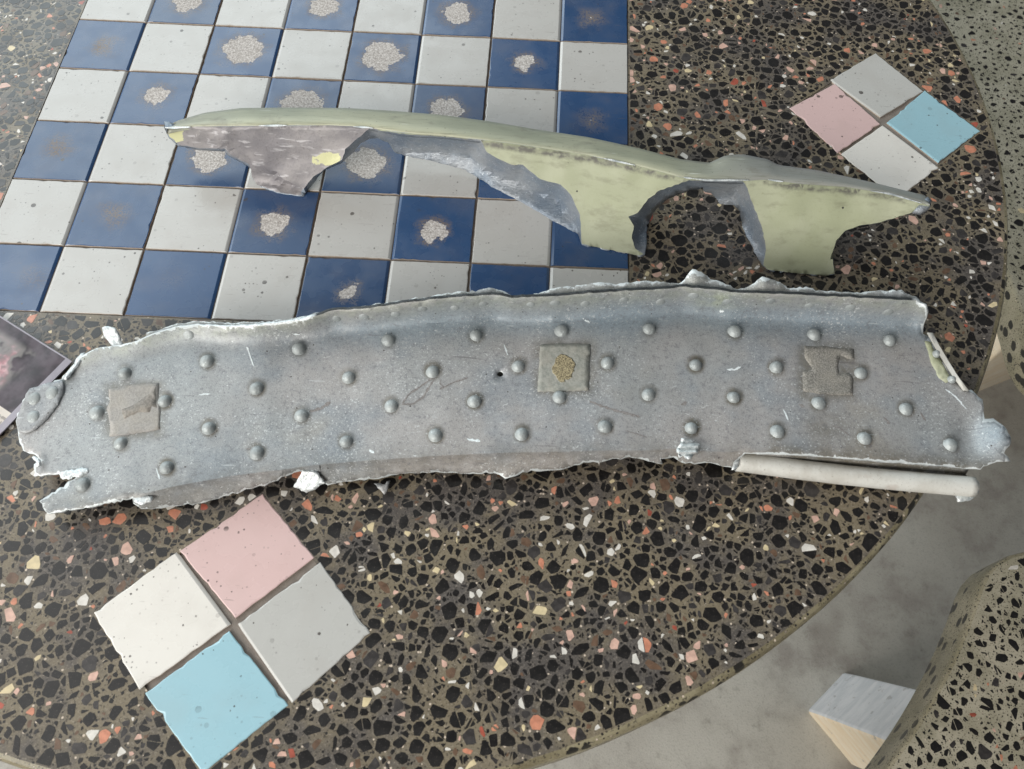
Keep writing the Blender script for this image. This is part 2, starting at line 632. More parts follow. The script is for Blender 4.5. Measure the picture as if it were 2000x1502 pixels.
def m_flange():
    s = Mat('olive_grey_flange')
    n = s.noise(1.0, 3, 0.5, vec=s.map((14, 30, 30), (0, 0, -0.1)))
    c = s.mix(s.step(n, 0.35, 0.65), lin(163, 167, 144), lin(184, 185, 158))
    v = s.attr('grey')
    c = s.mix(v, c, lin(150, 151, 148))
    g = s.noise(1.0, 3, 0.6, vec=s.map((60, 700, 300), (0, 0, -0.12)))
    c = s.mix(s.step(g, 0.52, 0.74, 0, 0.55), c, lin(116, 116, 100))
    bl = s.noise(60, 4, 0.7)
    c = s.mix(s.step(bl, 0.55, 0.72, 0, 0.45), c, lin(128, 124, 112))
    wn = s.noise(1.0, 2, 0.5, vec=s.map((50, 420, 200), (0, 0, 0.2), loc=(1, 1, 1)))
    c = s.mix(s.step(wn, 0.70, 0.74, 0, 0.7), c, lin(206, 210, 200))
    p = s.noise(700, 2)
    c = s.mix(s.step(p, 0.70, 0.73, 0, 0.7), c, lin(74, 72, 66))
    return s.out(c, 0.5, 0.1, bump=s.bump(g, 0.2, 0.0006))


M_FLANGE = m_flange()


def m_tube():
    s = Mat('pale_tube_paint')
    n = s.noise(60, 4, 0.65)
    c = s.mix(s.step(n, 0.35, 0.65), lin(196, 194, 186), lin(214, 214, 208))
    g = s.noise(900, 2, 0.7)
    c = s.mix(s.step(g, 0.6, 0.75, 0, 0.5), c, lin(140, 134, 124))
    g2 = s.noise(90, 3, vec=s.map(loc=(5, 1, 1)))
    c = s.mix(s.step(g2, 0.6, 0.75, 0, 0.35), c, lin(178, 162, 150))
    return s.out(c, 0.55, 0.1, bump=s.bump(g, 0.3, 0.0006))


M_TUBE = m_tube()


def m_floor():
    s = Mat('stained_concrete')
    n = s.noise(3.2, 5, 0.6)
    c = s.mix(s.step(n, 0.3, 0.7), lin(166, 162, 154), lin(188, 186, 178))
    n2 = s.noise(13, 4, 0.65, vec=s.map(loc=(2, 3, 0)))
    c = s.mix(s.step(n2, 0.46, 0.70, 0, 0.6), c, lin(130, 122, 116))
    n3 = s.noise(48, 4, 0.7, vec=s.map(loc=(5, 3, 0)))
    c = s.mix(s.step(n3, 0.55, 0.75, 0, 0.5), c, lin(128, 124, 116))
    st = s.noise(8, 2, 0.5, vec=s.map(loc=(0.4, 8, 0)))
    c = s.mix(s.step(st, 0.60, 0.72, 0, 0.6), c, lin(104, 92, 84))
    g = s.noise(420, 3, 0.7)
    c = s.mix(s.step(g, 0.5, 0.75, 0, 0.4), c, lin(110, 108, 104))
    return s.out(c, 0.8, bump=s.bump(s.math('ADD', g, n3), 0.25, 0.002))


M_FLOOR = m_floor()


def m_leg(name, a, b):
    s = Mat(name)
    n = s.noise(1.0, 4, 0.6, vec=s.map((24, 24, 90), (0.5, 0.3, 0)))
    c = s.mix(s.step(n, 0.35, 0.65), lin(*a), lin(*b))
    g = s.noise(70, 4, 0.7)
    c = s.mix(s.step(g, 0.60, 0.68, 0, 0.6), c, lin(168, 166, 166))
    return s.out(c, 0.75, bump=s.bump(g, 0.3, 0.002))


M_CREAM = m_leg('cream_limewash', (240, 222, 192), (246, 234, 212))
M_WHITE_SIDE = m_leg('white_leg_side', (214, 217, 221), (232, 233, 236))  # cooler white for two of the leg's four sides


def m_print():
    s = Mat('printed_card')
    u, v, _ = s.sep()     # u along the top edge (0 at the corner, negative to the left), v down
    nz = s.noise(32, 4, 0.6)
    dark = s.mix(s.step(s.noise(90, 3), 0.35, 0.65), lin(50, 44, 50), lin(84, 74, 82))
    n2 = s.noise(26, 4, 0.65, vec=s.map(loc=(3, 3, 0)))
    pk = s.math('MULTIPLY', s.step(n2, 0.40, 0.48), s.math('MULTIPLY', s.step(u, -0.026, -0.020, 1, 0), s.math('MULTIPLY', s.step(v, 0.008, 0.013), s.step(v, 0.034, 0.040, 1, 0))))
    pink = s.mix(s.step(s.noise(160, 3), 0.4, 0.6), lin(178, 134, 140), lin(214, 178, 182))
    c = s.mix(pk, dark, pink)
    halo = s.math('MULTIPLY', s.step(n2, 0.34, 0.40), s.math('MULTIPLY', s.step(u, -0.024, -0.018, 1, 0), s.math('MULTIPLY', s.step(v, 0.005, 0.010), s.step(v, 0.036, 0.042, 1, 0))))
    c = s.mix(s.math('MULTIPLY', s.math('SUBTRACT', halo, pk, True), 0.5), c, lin(168, 164, 160))
    band = s.math('MULTIPLY', s.math('GREATER_THAN', v, 0.041), s.math('LESS_THAN', v, 0.0565))
    c = s.mix(band, c, lin(214, 206, 196))
    txt = s.math('MULTIPLY', s.math('GREATER_THAN', v, 0.0445), s.math('LESS_THAN', v, 0.0525))
    tn = s.noise(1.0, 1, 0.5, vec=s.map((900, 500, 1)))
    c = s.mix(s.math('MULTIPLY', txt, s.step(tn, 0.45, 0.55, 0.1, 0.75)), c, lin(128, 122, 118))
    low = s.math('GREATER_THAN', v, 0.0565)
    c = s.mix(low, c, s.mix(nz, lin(136, 138, 138), lin(158, 160, 160)))
    rim = s.math('MAXIMUM', s.math('GREATER_THAN', u, -0.0042), s.math('LESS_THAN', v, 0.0008))
    c = s.mix(rim, c, lin(160, 156, 166))
    return s.out(c, 0.3, spec=0.35, bump=s.bump(s.noise(28, 3), 0.3, 0.004))


M_PRINT = m_print()

# ------------------------------------------------------------------ floor
V, F = [], []
NX = 24
for j in range(NX + 1):
    for i in range(NX + 1):
        x = -2.4 + 5.4 * i / NX
        y = -2.2 + 5.6 * j / NX
        V.append((x, y, ZF + 0.002 * mnoise.noise((x * 2, y * 2, 0))))
for j in range(NX):
    for i in range(NX):
        a = j * (NX + 1) + i
        F.append((a, a + 1, a + NX + 2, a + NX + 1))
tag(obj('floor', V, F, M_FLOOR, None, (0, 0, ZF), smooth=180), 'worn grey concrete floor under the table', 'floor', 'structure')


# ------------------------------------------------------------------ terrazzo chips
def clip(poly, nx, ny, d):
    """keep the part of poly with n.p <= d"""
    out = []
    n = len(poly)
    for i in range(n):
        a = poly[i]
        b = poly[(i + 1) % n]
        da = a[0] * nx + a[1] * ny - d
        db = b[0] * nx + b[1] * ny - d
        if da <= 0:
            out.append(a)
        if (da < 0 < db) or (db < 0 < da):
            t = da / (da - db)
            out.append((a[0] + (b[0] - a[0]) * t, a[1] + (b[1] - a[1]) * t))
    return out


def parea(p):
    return 0.5 * abs(sum(p[i][0] * p[(i + 1) % len(p)][1] - p[(i + 1) % len(p)][0] * p[i][1] for i in range(len(p))))


def make_chips(inside, bbox, radii, seed, tries, gap=(0.0002, 0.0008), planes=None, shrink=(0.80, 1.0), split=0.35, rmul=1.72):
    """stones ground flush: a power diagram of scattered discs, every cell pulled in and cut"""
    r = random.Random(seed)
    cell = 0.007
    grid = {}
    pts = []
    x0, y0, x1, y1 = bbox
    for phase, (frac, lo, hi) in enumerate(radii):
        for _ in range(int(tries * frac)):
            x = r.uniform(x0, x1)
            y = r.uniform(y0, y1)
            if not inside(x, y):
                continue
            rad = lo + (hi - lo) * r.random() ** 1.6
            gx, gy = int(math.floor(x / cell)), int(math.floor(y / cell))
            ok = True
            for a in range(gx - 2, gx + 3):
                for b in range(gy - 2, gy + 3):
                    for q in grid.get((a, b), ()):
                        px, py, pr = pts[q]
                        if (px - x) ** 2 + (py - y) ** 2 < ((pr + rad) * 0.86) ** 2:
                            ok = False
                            break
                    if not ok: break
                if not ok: break
            if ok:
                grid.setdefault((gx, gy), []).append(len(pts))
                pts.append((x, y, rad))
    polys = []
    for (x, y, rad) in pts:
        R = rad * rmul
        ph = r.random() * 6.28
        el = 1.0 + 0.9 * r.random() ** 1.4
        ca, sa = math.cos(ph), math.sin(ph)
        poly = []
        k = r.choice((4, 5, 5, 6, 6, 7))
        for i in range(k):
            t = 6.2832 * (i + r.uniform(-0.42, 0.42)) / k
            rj = R * r.uniform(0.8, 1.1)
            ax, ay = rj * math.cos(t) * el, rj * math.sin(t) / el * 1.08
            poly.append((x + ax * ca - ay * sa, y + ax * sa + ay * ca))
        gx, gy = int(math.floor(x / cell)), int(math.floor(y / cell))
        g = r.uniform(*gap)
        for a in range(gx - 3, gx + 4):
            for b in range(gy - 3, gy + 4):
                for q in grid.get((a, b), ()):
                    px, py, pr = pts[q]
                    if px == x and py == y: continue
                    dx, dy = px - x, py - y
                    D = math.hypot(dx, dy)
                    if D > R * 2 + pr: continue
                    off = (D * D + rad * rad - pr * pr) / (2 * D) - g
                    an = r.gauss(0, 0.22)
                    ca_, sa_ = math.cos(an), math.sin(an)
                    nx, ny = (dx * ca_ - dy * sa_) / D, (dx * sa_ + dy * ca_) / D
                    off *= r.uniform(0.84, 1.06)
                    poly = clip(poly, nx, ny, x * nx + y * ny + off)
                    if len(poly) < 3: break
                if len(poly) < 3: break
            if len(poly) < 3: break
        if len(poly) < 3: continue
        if planes:
            for nx, ny, d in planes(x, y):
                poly = clip(poly, nx, ny, d)
                if len(poly) < 3: break
            if len(poly) < 3: continue
        cx = sum(p[0] for p in poly) / len(poly)
        cy = sum(p[1] for p in poly) / len(poly)
        f = r.uniform(*shrink)
        poly = [(cx + (p[0] - cx) * f, cy + (p[1] - cy) * f) for p in poly]
        pieces = [poly]
        if r.random() < split:
            t = r.random() * 3.1416
            nx, ny = math.cos(t), math.sin(t)
            o = cx * nx + cy * ny + r.uniform(-0.3, 0.3) * rad
            pieces = [clip(poly, nx, ny, o - 0.0002), clip(poly, -nx, -ny, -o - 0.0002)]
        for p in pieces:
            if len(p) < 3 or parea(p) < 1.2e-6: continue
            cx = sum(q[0] for q in p) / len(p)
            cy = sum(q[1] for q in p) / len(p)
            if r.random() < 0.45:      # a corner knocked off
                t = r.random() * 6.2832
                nx, ny = math.cos(t), math.sin(t)
                ext = max((q[0] - cx) * nx + (q[1] - cy) * ny for q in p)
                p = clip(p, nx, ny, cx * nx + cy * ny + ext * r.uniform(0.35, 0.8))
                if len(p) < 3: continue
            if r.random() < 0.35:       # squeezed: slivers and wedges
                t = r.random() * 3.1416
                nx, ny = math.cos(t), math.sin(t)
                f2 = r.uniform(0.42, 0.95)
                p = [(q[0] + nx * ((q[0] - cx) * nx + (q[1] - cy) * ny) * (f2 - 1),
                      q[1] + ny * ((q[0] - cx) * nx + (q[1] - cy) * ny) * (f2 - 1)) for q in p]
            if parea(p) < 1.0e-6: continue
            if len(p) <= 6:      # knock the corners off
                q = []
                for i in range(len(p)):
                    a, b = p[i], p[(i + 1) % len(p)]
                    t = r.uniform(0.03, 0.14)
                    q.append((a[0] + (b[0] - a[0]) * t, a[1] + (b[1] - a[1]) * t))
                    q.append((b[0] - (b[0] - a[0]) * t, b[1] - (b[1] - a[1]) * t))
                p = q
            polys.append((p, rad))
    return polys


def chip_mesh(poly, z_top, z_bot):
    n = len(poly)
    V = [(x, y, z_top) for x, y in poly] + [(x, y, z_bot) for x, y in poly]
    if sum(poly[i][0] * poly[(i + 1) % n][1] - poly[(i + 1) % n][0] * poly[i][1] for i in range(n)) < 0:
        V = V[:n][::-1] + V[n:][::-1]
    F = [tuple(range(n))]
    for i in range(n):
        F.append((i, i + n, (i + 1) % n + n, (i + 1) % n))
    return V, F


def lay_chips(polys, parent, z, seed, weights, name='stone_chip', keep=300, small_light=True):
    r = random.Random(seed)
    info = []
    for p, rad in polys:
        A = parea(p)
        cx = sum(q[0] for q in p) / len(p)
        cy = sum(q[1] for q in p) / len(p)
        u, v = pix((cx, cy, z))
        vis = -5 < u < 2005 and -5 < v < 1507
        dist = math.hypot(cx - CAM[0], cy - CAM[1], z - CAM[2]) if False else math.sqrt((cx - CAM[0]) ** 2 + (cy - CAM[1]) ** 2 + (z - CAM[2]) ** 2)
        wts = weights(A)
        m = r.choices(range(len(CHIP)), wts)[0]
        info.append((A / dist ** 2 if vis else 0.0, p, m))
    info.sort(key=lambda t: -t[0])
    n1 = 0
    bV, bF, bM = [], [], []
    for k, (score, p, m) in enumerate(info):
        zt = z + r.uniform(0.00003, 0.00012)
        V, F = chip_mesh(p, zt, z - 0.0004)
        if k < keep and score > 0:
            c = np.array([sum(q[0] for q in p) / len(p), sum(q[1] for q in p) / len(p), z])
            obj(name, V, F, CHIP[m], parent, c)
            n1 += 1
        else:
            b = len(bV)
            bV.extend(V)
            bF.extend(tuple(i + b for i in f) for f in F)
            bM.extend([m] * len(F))
    o = obj('stone_chips', bV, bF, CHIP, parent, (0, 0, z), fm=bM)
    o['kind'] = 'stuff'
    return n1, len(info)


# ------------------------------------------------------------------ table: layout of the inlaid tiles
COLS = [(-0.00252, -0.19969), (0.00069, -0.15042), (0.00064, -0.10055), (-0.00152, -0.04977), (0.00318, 0.00027),
        (-0.00155, 0.0508), (0.00655, 0.10104), (0.01259, 0.15067), (0.01595, 0.19968)]      # x = b*y + a
ROWS = [(0.00531, -0.19872), (0.00403, -0.15061), (0.00235, -0.09972), (0.0020, -0.0490), (-0.00189, 0.00014),
        (-0.00203, 0.04969), (-0.002, 0.0997), (-0.002, 0.1497), (-0.002, 0.1997)]            # y = d*x + c


def cross(i, j):
    b, a = COLS[i]
    d, c = ROWS[j]
    y = (c + d * a) / (1 - d * b)
    return np.array([b * y + a, y])


BOARD = [cross(0, 0), cross(8, 0), cross(8, 8), cross(0, 8)]
DIA = {}


def quad_from_px(q, fix=None):
    P = [at(u, v)[:2] for u, v in q]
    if fix is not None:
        a, b, c = P[(fix - 1) % 4], P[(fix + 1) % 4], P[(fix + 2) % 4]
        P[fix] = a + b - c
    return P


near = [('white', quad_from_px([(184, 1198), (274, 1346), (449, 1218), (346, 1078)])),
        ('pink', quad_from_px([(353, 1077), (461, 1206), (612, 1089), (512, 966)])),
        ('blue', quad_from_px([(285, 1355), (410, 1502), (561, 1377), (447, 1234)], 1)),
        ('grey', quad_from_px([(465, 1220), (570, 1372), (722, 1235), (625, 1100)]))]
right = [('pink', quad_from_px([(1543, 212), (1636, 298), (1718, 242), (1630, 165)])),
         ('grey', quad_from_px([(1622, 157), (1720, 228), (1802, 178), (1710, 105)])),
         ('white', quad_from_px([(1643, 302), (1770, 370), (1833, 327), (1725, 245)], 1)),
         ('blue', quad_from_px([(1733, 240), (1832, 317), (1913, 256), (1806, 178)]))]


def quarter(c, cols):
    out = []
    for k, (dx, dy) in enumerate(((-0.0345, 0), (0, 0.0345), (0, -0.0345), (0.0345, 0))):
        m = np.array(c) + (dx, dy)
        out.append((cols[k], [m + (-0.0325, 0), m + (0, -0.0325), m + (0.0325, 0), m + (0, 0.0325)]))
    return out


left = quarter((-0.372, -0.004), ('white', 'blue', 'grey', 'pink'))
far = quarter((0.0, 0.368), ('pink', 'white', 'grey', 'blue'))
DIAM = [near, right, left, far]


def hull4(tiles):
    P = np.array([p for _, q in tiles for p in q])
    return [P[P[:, 0].argmin()], P[P[:, 1].argmin()], P[P[:, 0].argmax()], P[P[:, 1].argmax()]]


HOLES = [BOARD] + [hull4(d) for d in DIAM]

table = empty('table', (TC[0], TC[1], ZF))
tag(table, 'round dark terrazzo table inlaid with a blue and white chequerboard', 'table')


def planes_of(poly):
    c = np.mean(poly, 0)
    out = []
    for i in range(4):
        a, b = np.array(poly[i]), np.array(poly[(i + 1) % 4])
        n = np.array([(b - a)[1], -(b - a)[0]])
        n /= np.hypot(*n)
        if n @ (a - c) < 0: n = -n
        out.append((n[0], n[1], float(n @ a)))
    return out


HP = [planes_of(h) for h in HOLES]


def table_inside(x, y):
    if (x - TC[0]) ** 2 + (y - TC[1]) ** 2 > 0.433 ** 2: return False
    for hp in HP:
        if max(nx * x + ny * y - d for nx, ny, d in hp) < 0.0004: return False
    return True


def table_planes(x, y):
    out = []
    for hp in HP:
        best = max(hp, key=lambda q: q[0] * x + q[1] * y - q[2])
        s = best[0] * x + best[1] * y - best[2]
        if s < 0.03:
            out.append((-best[0], -best[1], -best[2] - 0.0011))
    dx, dy = x - TC[0], y - TC[1]
    D = math.hypot(dx, dy)
    if D > 0.40:
        nx, ny = dx / D, dy / D
        out.append((nx, ny, TC[0] * nx + TC[1] * ny + 0.4357))
    return out


# slab: flat top with the inlay recesses left open, rounded rim
ZM = -0.0002
NS = 200
circ = [(TC[0] + 0.436 * math.cos(6.2832 * i / NS), TC[1] + 0.436 * math.sin(6.2832 * i / NS)) for i in range(NS)]
V2, F2 = cdt(circ, [[tuple(p) for p in h] for h in HOLES], min_d=0)
V = [(x, y, ZM) for x, y in V2]
F = face_up(V, F2)
fm = [0] * len(F)
prof = [(0.436, ZM), (0.4379, -0.0008), (0.4392, -0.0026), (0.4397, -0.0060), (0.4397, -0.034), (0.438, -0.0385), (0.4335, -0.0405), (0.05, -0.0405)]
b0 = len(V)
for r_, z_ in prof:
    for i in range(NS):
        t = 6.2832 * i / NS
        wv = 0.0006 * mnoise.noise((math.cos(t) * 9, math.sin(t) * 9, 1.0)) if 0.437 < r_ else 0
        V.append((TC[0] + (r_ + wv) * math.cos(t), TC[1] + (r_ + wv) * math.sin(t), z_))
for k in range(len(prof) - 1):
    for i in range(NS):
        a = b0 + k * NS + i
        b = b0 + k * NS + (i + 1) % NS
        F.append((a, a + NS, b + NS, b))
        fm.append(1)
# walls of the recesses
for h in HOLES:
    b = len(V)
    c = np.mean(h, 0)
    for p in h: V.append((p[0], p[1], ZM))
    for p in h: V.append((p[0], p[1], -0.003))
    for i in range(4):
        F.append((b + i, b + (i + 1) % 4, b + 4 + (i + 1) % 4, b + 4 + i))
        fm.append(0)
top = obj('tabletop', V, F, [M_MATRIX, M_EDGE], table, (TC[0], TC[1], 0), fm=fm, smooth=35)
for h in HOLES:
    c = np.mean(h, 0)
    q = [c + (p - c) * 1.01 for p in np.array(h)]
    n = 1
    obj('grout_bed', [(p[0], p[1], -0.0013) for p in q] + [(p[0], p[1], -0.004) for p in q],
        [(0, 1, 2, 3), (0, 4, 5, 1), (1, 5, 6, 2), (2, 6, 7, 3), (3, 7, 4, 0)], M_GROUT, table)


def chip_weights(A):
    if A > 30e-6: return (90, 8, 0.5, 0.4, 0.3, 0.1, 0.1, 1)
    if A > 10e-6: return (76, 10, 4.4, 3.6, 3.0, 1.0, 0.5, 3)
    return (64, 13, 3.4, 4.0, 6.5, 2.2, 0.6, 7)


polys = make_chips(table_inside, (TC[0] - TR, TC[1] - TR, TC[0] + TR, TC[1] + TR),
                   [(0.07, 0.0031, 0.0050), (0.33, 0.0018, 0.0035), (0.60, 0.0008, 0.0017)], 11, 165000,
                   gap=(0.0001, 0.0005), planes=table_planes, shrink=(0.86, 1.0), split=0.14)
print('table chips', lay_chips(polys, top, ZM, 5, chip_weights))

# pedestal
V, F = [], []
pr = [(0.17, 0.0), (0.17, 0.06), (0.075, 0.12), (0.07, 0.50), (0.13, -ZF - 0.041)]
for r_, z_ in pr:
    for i in range(32):
        t = 6.2832 * i / 32
        V.append((TC[0] + r_ * math.cos(t), TC[1] + r_ * math.sin(t), ZF + z_))
for k in range(len(pr) - 1):
    for i in range(32):
        a, b = k * 32 + i, k * 32 + (i + 1) % 32
        F.append((a, b, b + 32, a + 32))
obj('pedestal', V, F, M_EDGE, table, smooth=35)


# ------------------------------------------------------------------ tiles
def tile(quad, mat, parent, rounded=(0, 0, 0, 0), joint=0.0007, chip=0.0004, seed=0, z=0.0002, name='tile', tilt=0.0003, notch=2):
    """quad corners ccw; rounded[i] = glaze radius of side i (corner i to i+1)"""
    r = random.Random(seed)
    Q = [np.array(p, float) for p in quad]
    A = sum(Q[i][0] * Q[(i + 1) % 4][1] - Q[(i + 1) % 4][0] * Q[i][1] for i in range(4))
    rev = A < 0
    c = np.mean(Q, 0)
    NP = 14
    outer, inner1, inner2 = [], [], []
    lines = []
    for i in range(4):
        a, b = Q[i], Q[(i + 1) % 4]
        n = np.array([-(b - a)[1], (b - a)[0]]) / np.hypot(*(b - a))
        if n @ (c - a) < 0: n = -n
        lines.append((a, b, n))
    w = [max(rounded[i], 0.00035) for i in range(4)]

    def corner(i, off):
        a0, b0_, n0 = lines[i - 1]
        a1, b1, n1 = lines[i]
        d0, d1 = off[i - 1], off[i]
        Mx = np.array([n0, n1])
        return np.linalg.solve(Mx, np.array([n0 @ a0 + d0, n1 @ a1 + d1]))
    rings = []
    for lev, (fr, dz) in enumerate(((0.0, -0.0012), (0.0, None), (0.3, None), (1.0, 0.0))):
        off = [joint * (0.4 if rounded[i] else 1.0) + w[i] * fr for i in range(4)]
        C = [corner(i, off) for i in range(4)]
        rings.append((C, fr))
    # chips along the cut sides
    jit = []
    for i in range(4):
        row = [0.0] * NP
        if not rounded[i]:
            row = [abs(r.gauss(0, chip * 0.45)) for _ in range(NP)]
            for _ in range(notch):
                if r.random() < 0.6:
                    k = r.randrange(NP)
                    row[k] += r.uniform(0.5, 2.2) * chip
        jit.append(row)
    V = []
    tl = (r.uniform(-tilt, tilt), r.uniform(-tilt, tilt))
    for lev, (C, fr) in enumerate(rings):
        for i in range(4):
            a, b = C[i], C[(i + 1) % 4]
            n = lines[i][2]
            for k in range(NP):
                t = k / NP
                p = a + (b - a) * t
                jj = jit[i][k] if k else 0.5 * (jit[i][0] + jit[i - 1][-1])
                p = p + n * jj * (1.0 if lev > 1 else 0.6)
                if lev == 0:
                    zz = -0.00125
                else:
                    rad = w[i] if k else max(w[i], w[i - 1])
                    depth = 0.5 * rad if rad > 0.0005 else 0.00022
                    zz = z - depth * (1 - fr) ** 2 * (1.0 if lev != 1 else 1.0)
                    q = (p - c) / 0.025
                    zz += tl[0] * q[0] + tl[1] * q[1]
                V.append((p[0], p[1], zz))
    n = 4 * NP
    F = []
    mi = []
    for lev in range(3):
        for i in range(n):
            a, b = lev * n + i, lev * n + (i + 1) % n
            F.append((a, b, b + n, a + n) if not rev else (a, a + n, b + n, b))
            mi.append(1 if lev < 1 else 0)
    f = tuple(range(3 * n, 4 * n))
    F.append(f if not rev else f[::-1])
    mi.append(0)
    o = obj(name, V, F, [mat, M_BISCUIT], parent, (c[0], c[1], 0), fm=mi, smooth=30)
    o.data.polygons[len(F) - 1].use_smooth = False
    return o


# worn glaze: (col,row): centre px, radius px, halo
WEAR = {(4, 0): (682, 570, 14, 0.9), (0, 0): (70, 545, 0, 0.5), (2, 0): (340, 540, 0, 0.2),
        (1, 1): (222, 420, 0, 1.2), (3, 1): (535, 437, 27, 0.9), (5, 1): (847, 452, 24, 1.0),
        (0, 2): (115, 288, 0, 1.3), (2, 2): (411, 308, 31, 0.8), (4, 2): (715, 318, 37, 0.8),
        (1, 3): (305, 186, 20, 0.8), (3, 3): (590, 206, 39, 0.7), (5, 3): (872, 216, 29, 0.9), (7, 3): (1155, 235, 0, 1.0),
        (0, 4): (203, 92, 0, 1.4), (2, 4): (475, 97, 35, 0.8), (4, 4): (747, 109, 36, 0.8), (6, 4): (1025, 122, 19, 1.0),
        (1, 5): (366, 3, 26, 0.8), (3, 5): (634, 12, 25, 0.9), (5, 5): (893, 26, 27, 0.9), (7, 5): (1155, 35, 0, 1.3)}
for j in range(8):
    for i in range(8):
        q = [cross(i, j), cross(i + 1, j), cross(i + 1, j + 1), cross(i, j + 1)]
        blue = (i + j) % 2 == 0
        rd = (0, 0.0017 if i % 2 == 0 else 0, 0, 0.0017 if i % 2 == 1 else 0)
        o = tile(q, M_TBLUE if blue else M_TWHITE, table, rd, joint=0.00065, chip=0.00042, seed=i * 8 + j, tilt=0.00015)
        if blue:
            wv = WEAR.get((i, j))
            if wv:
                p = at(wv[0], wv[1])
                rr = wv[2] * np.linalg.norm(p - CAM) / FPX * 0.97
                o['wear_x'] = float(p[0] - WORLD[o.name][0])
                o['wear_y'] = float(p[1] - WORLD[o.name][1])
                o['wear_r'] = float(rr if rr > 0 else -0.001)
                o['wear_h'] = float(wv[3])
                o['wear_w'] = 0.0075 if wv[2] else 0.017
            else:
                k = random.random()
                hid = j < 6
                o['wear_x'] = 0.0
                o['wear_y'] = 0.0
                o['wear_r'] = -0.02 if hid else 0.004 + 0.005 * k
                o['wear_h'] = 0.0 if hid else 0.8
                o['wear_w'] = 0.0075
DM = {'white': M_DWHITE, 'pink': M_DPINK, 'blue': M_DBLUE, 'grey': M_DGREY}
for a, grp in enumerate(DIAM):
    for b, (colr, q) in enumerate(grp):
        # glazed round rims face the middle of the group on two of the four
        rd = [0, 0, 0, 0]
        if a == 0 and colr == 'white': rd[2] = 0.0016
        if a == 0 and colr == 'grey': rd[0] = 0.0012
        if a == 1 and colr == 'white': rd[2] = 0.0012
        if a == 1 and colr == 'grey': rd[0] = 0.0012
        if a == 1 and colr == 'blue': rd[0] = 0.0012
        tile(q, DM[colr], table, rd, joint=-0.0004, chip=0.0008, seed=900 + a * 4 + b, z=0.0002, notch=4, tilt=0.0001)


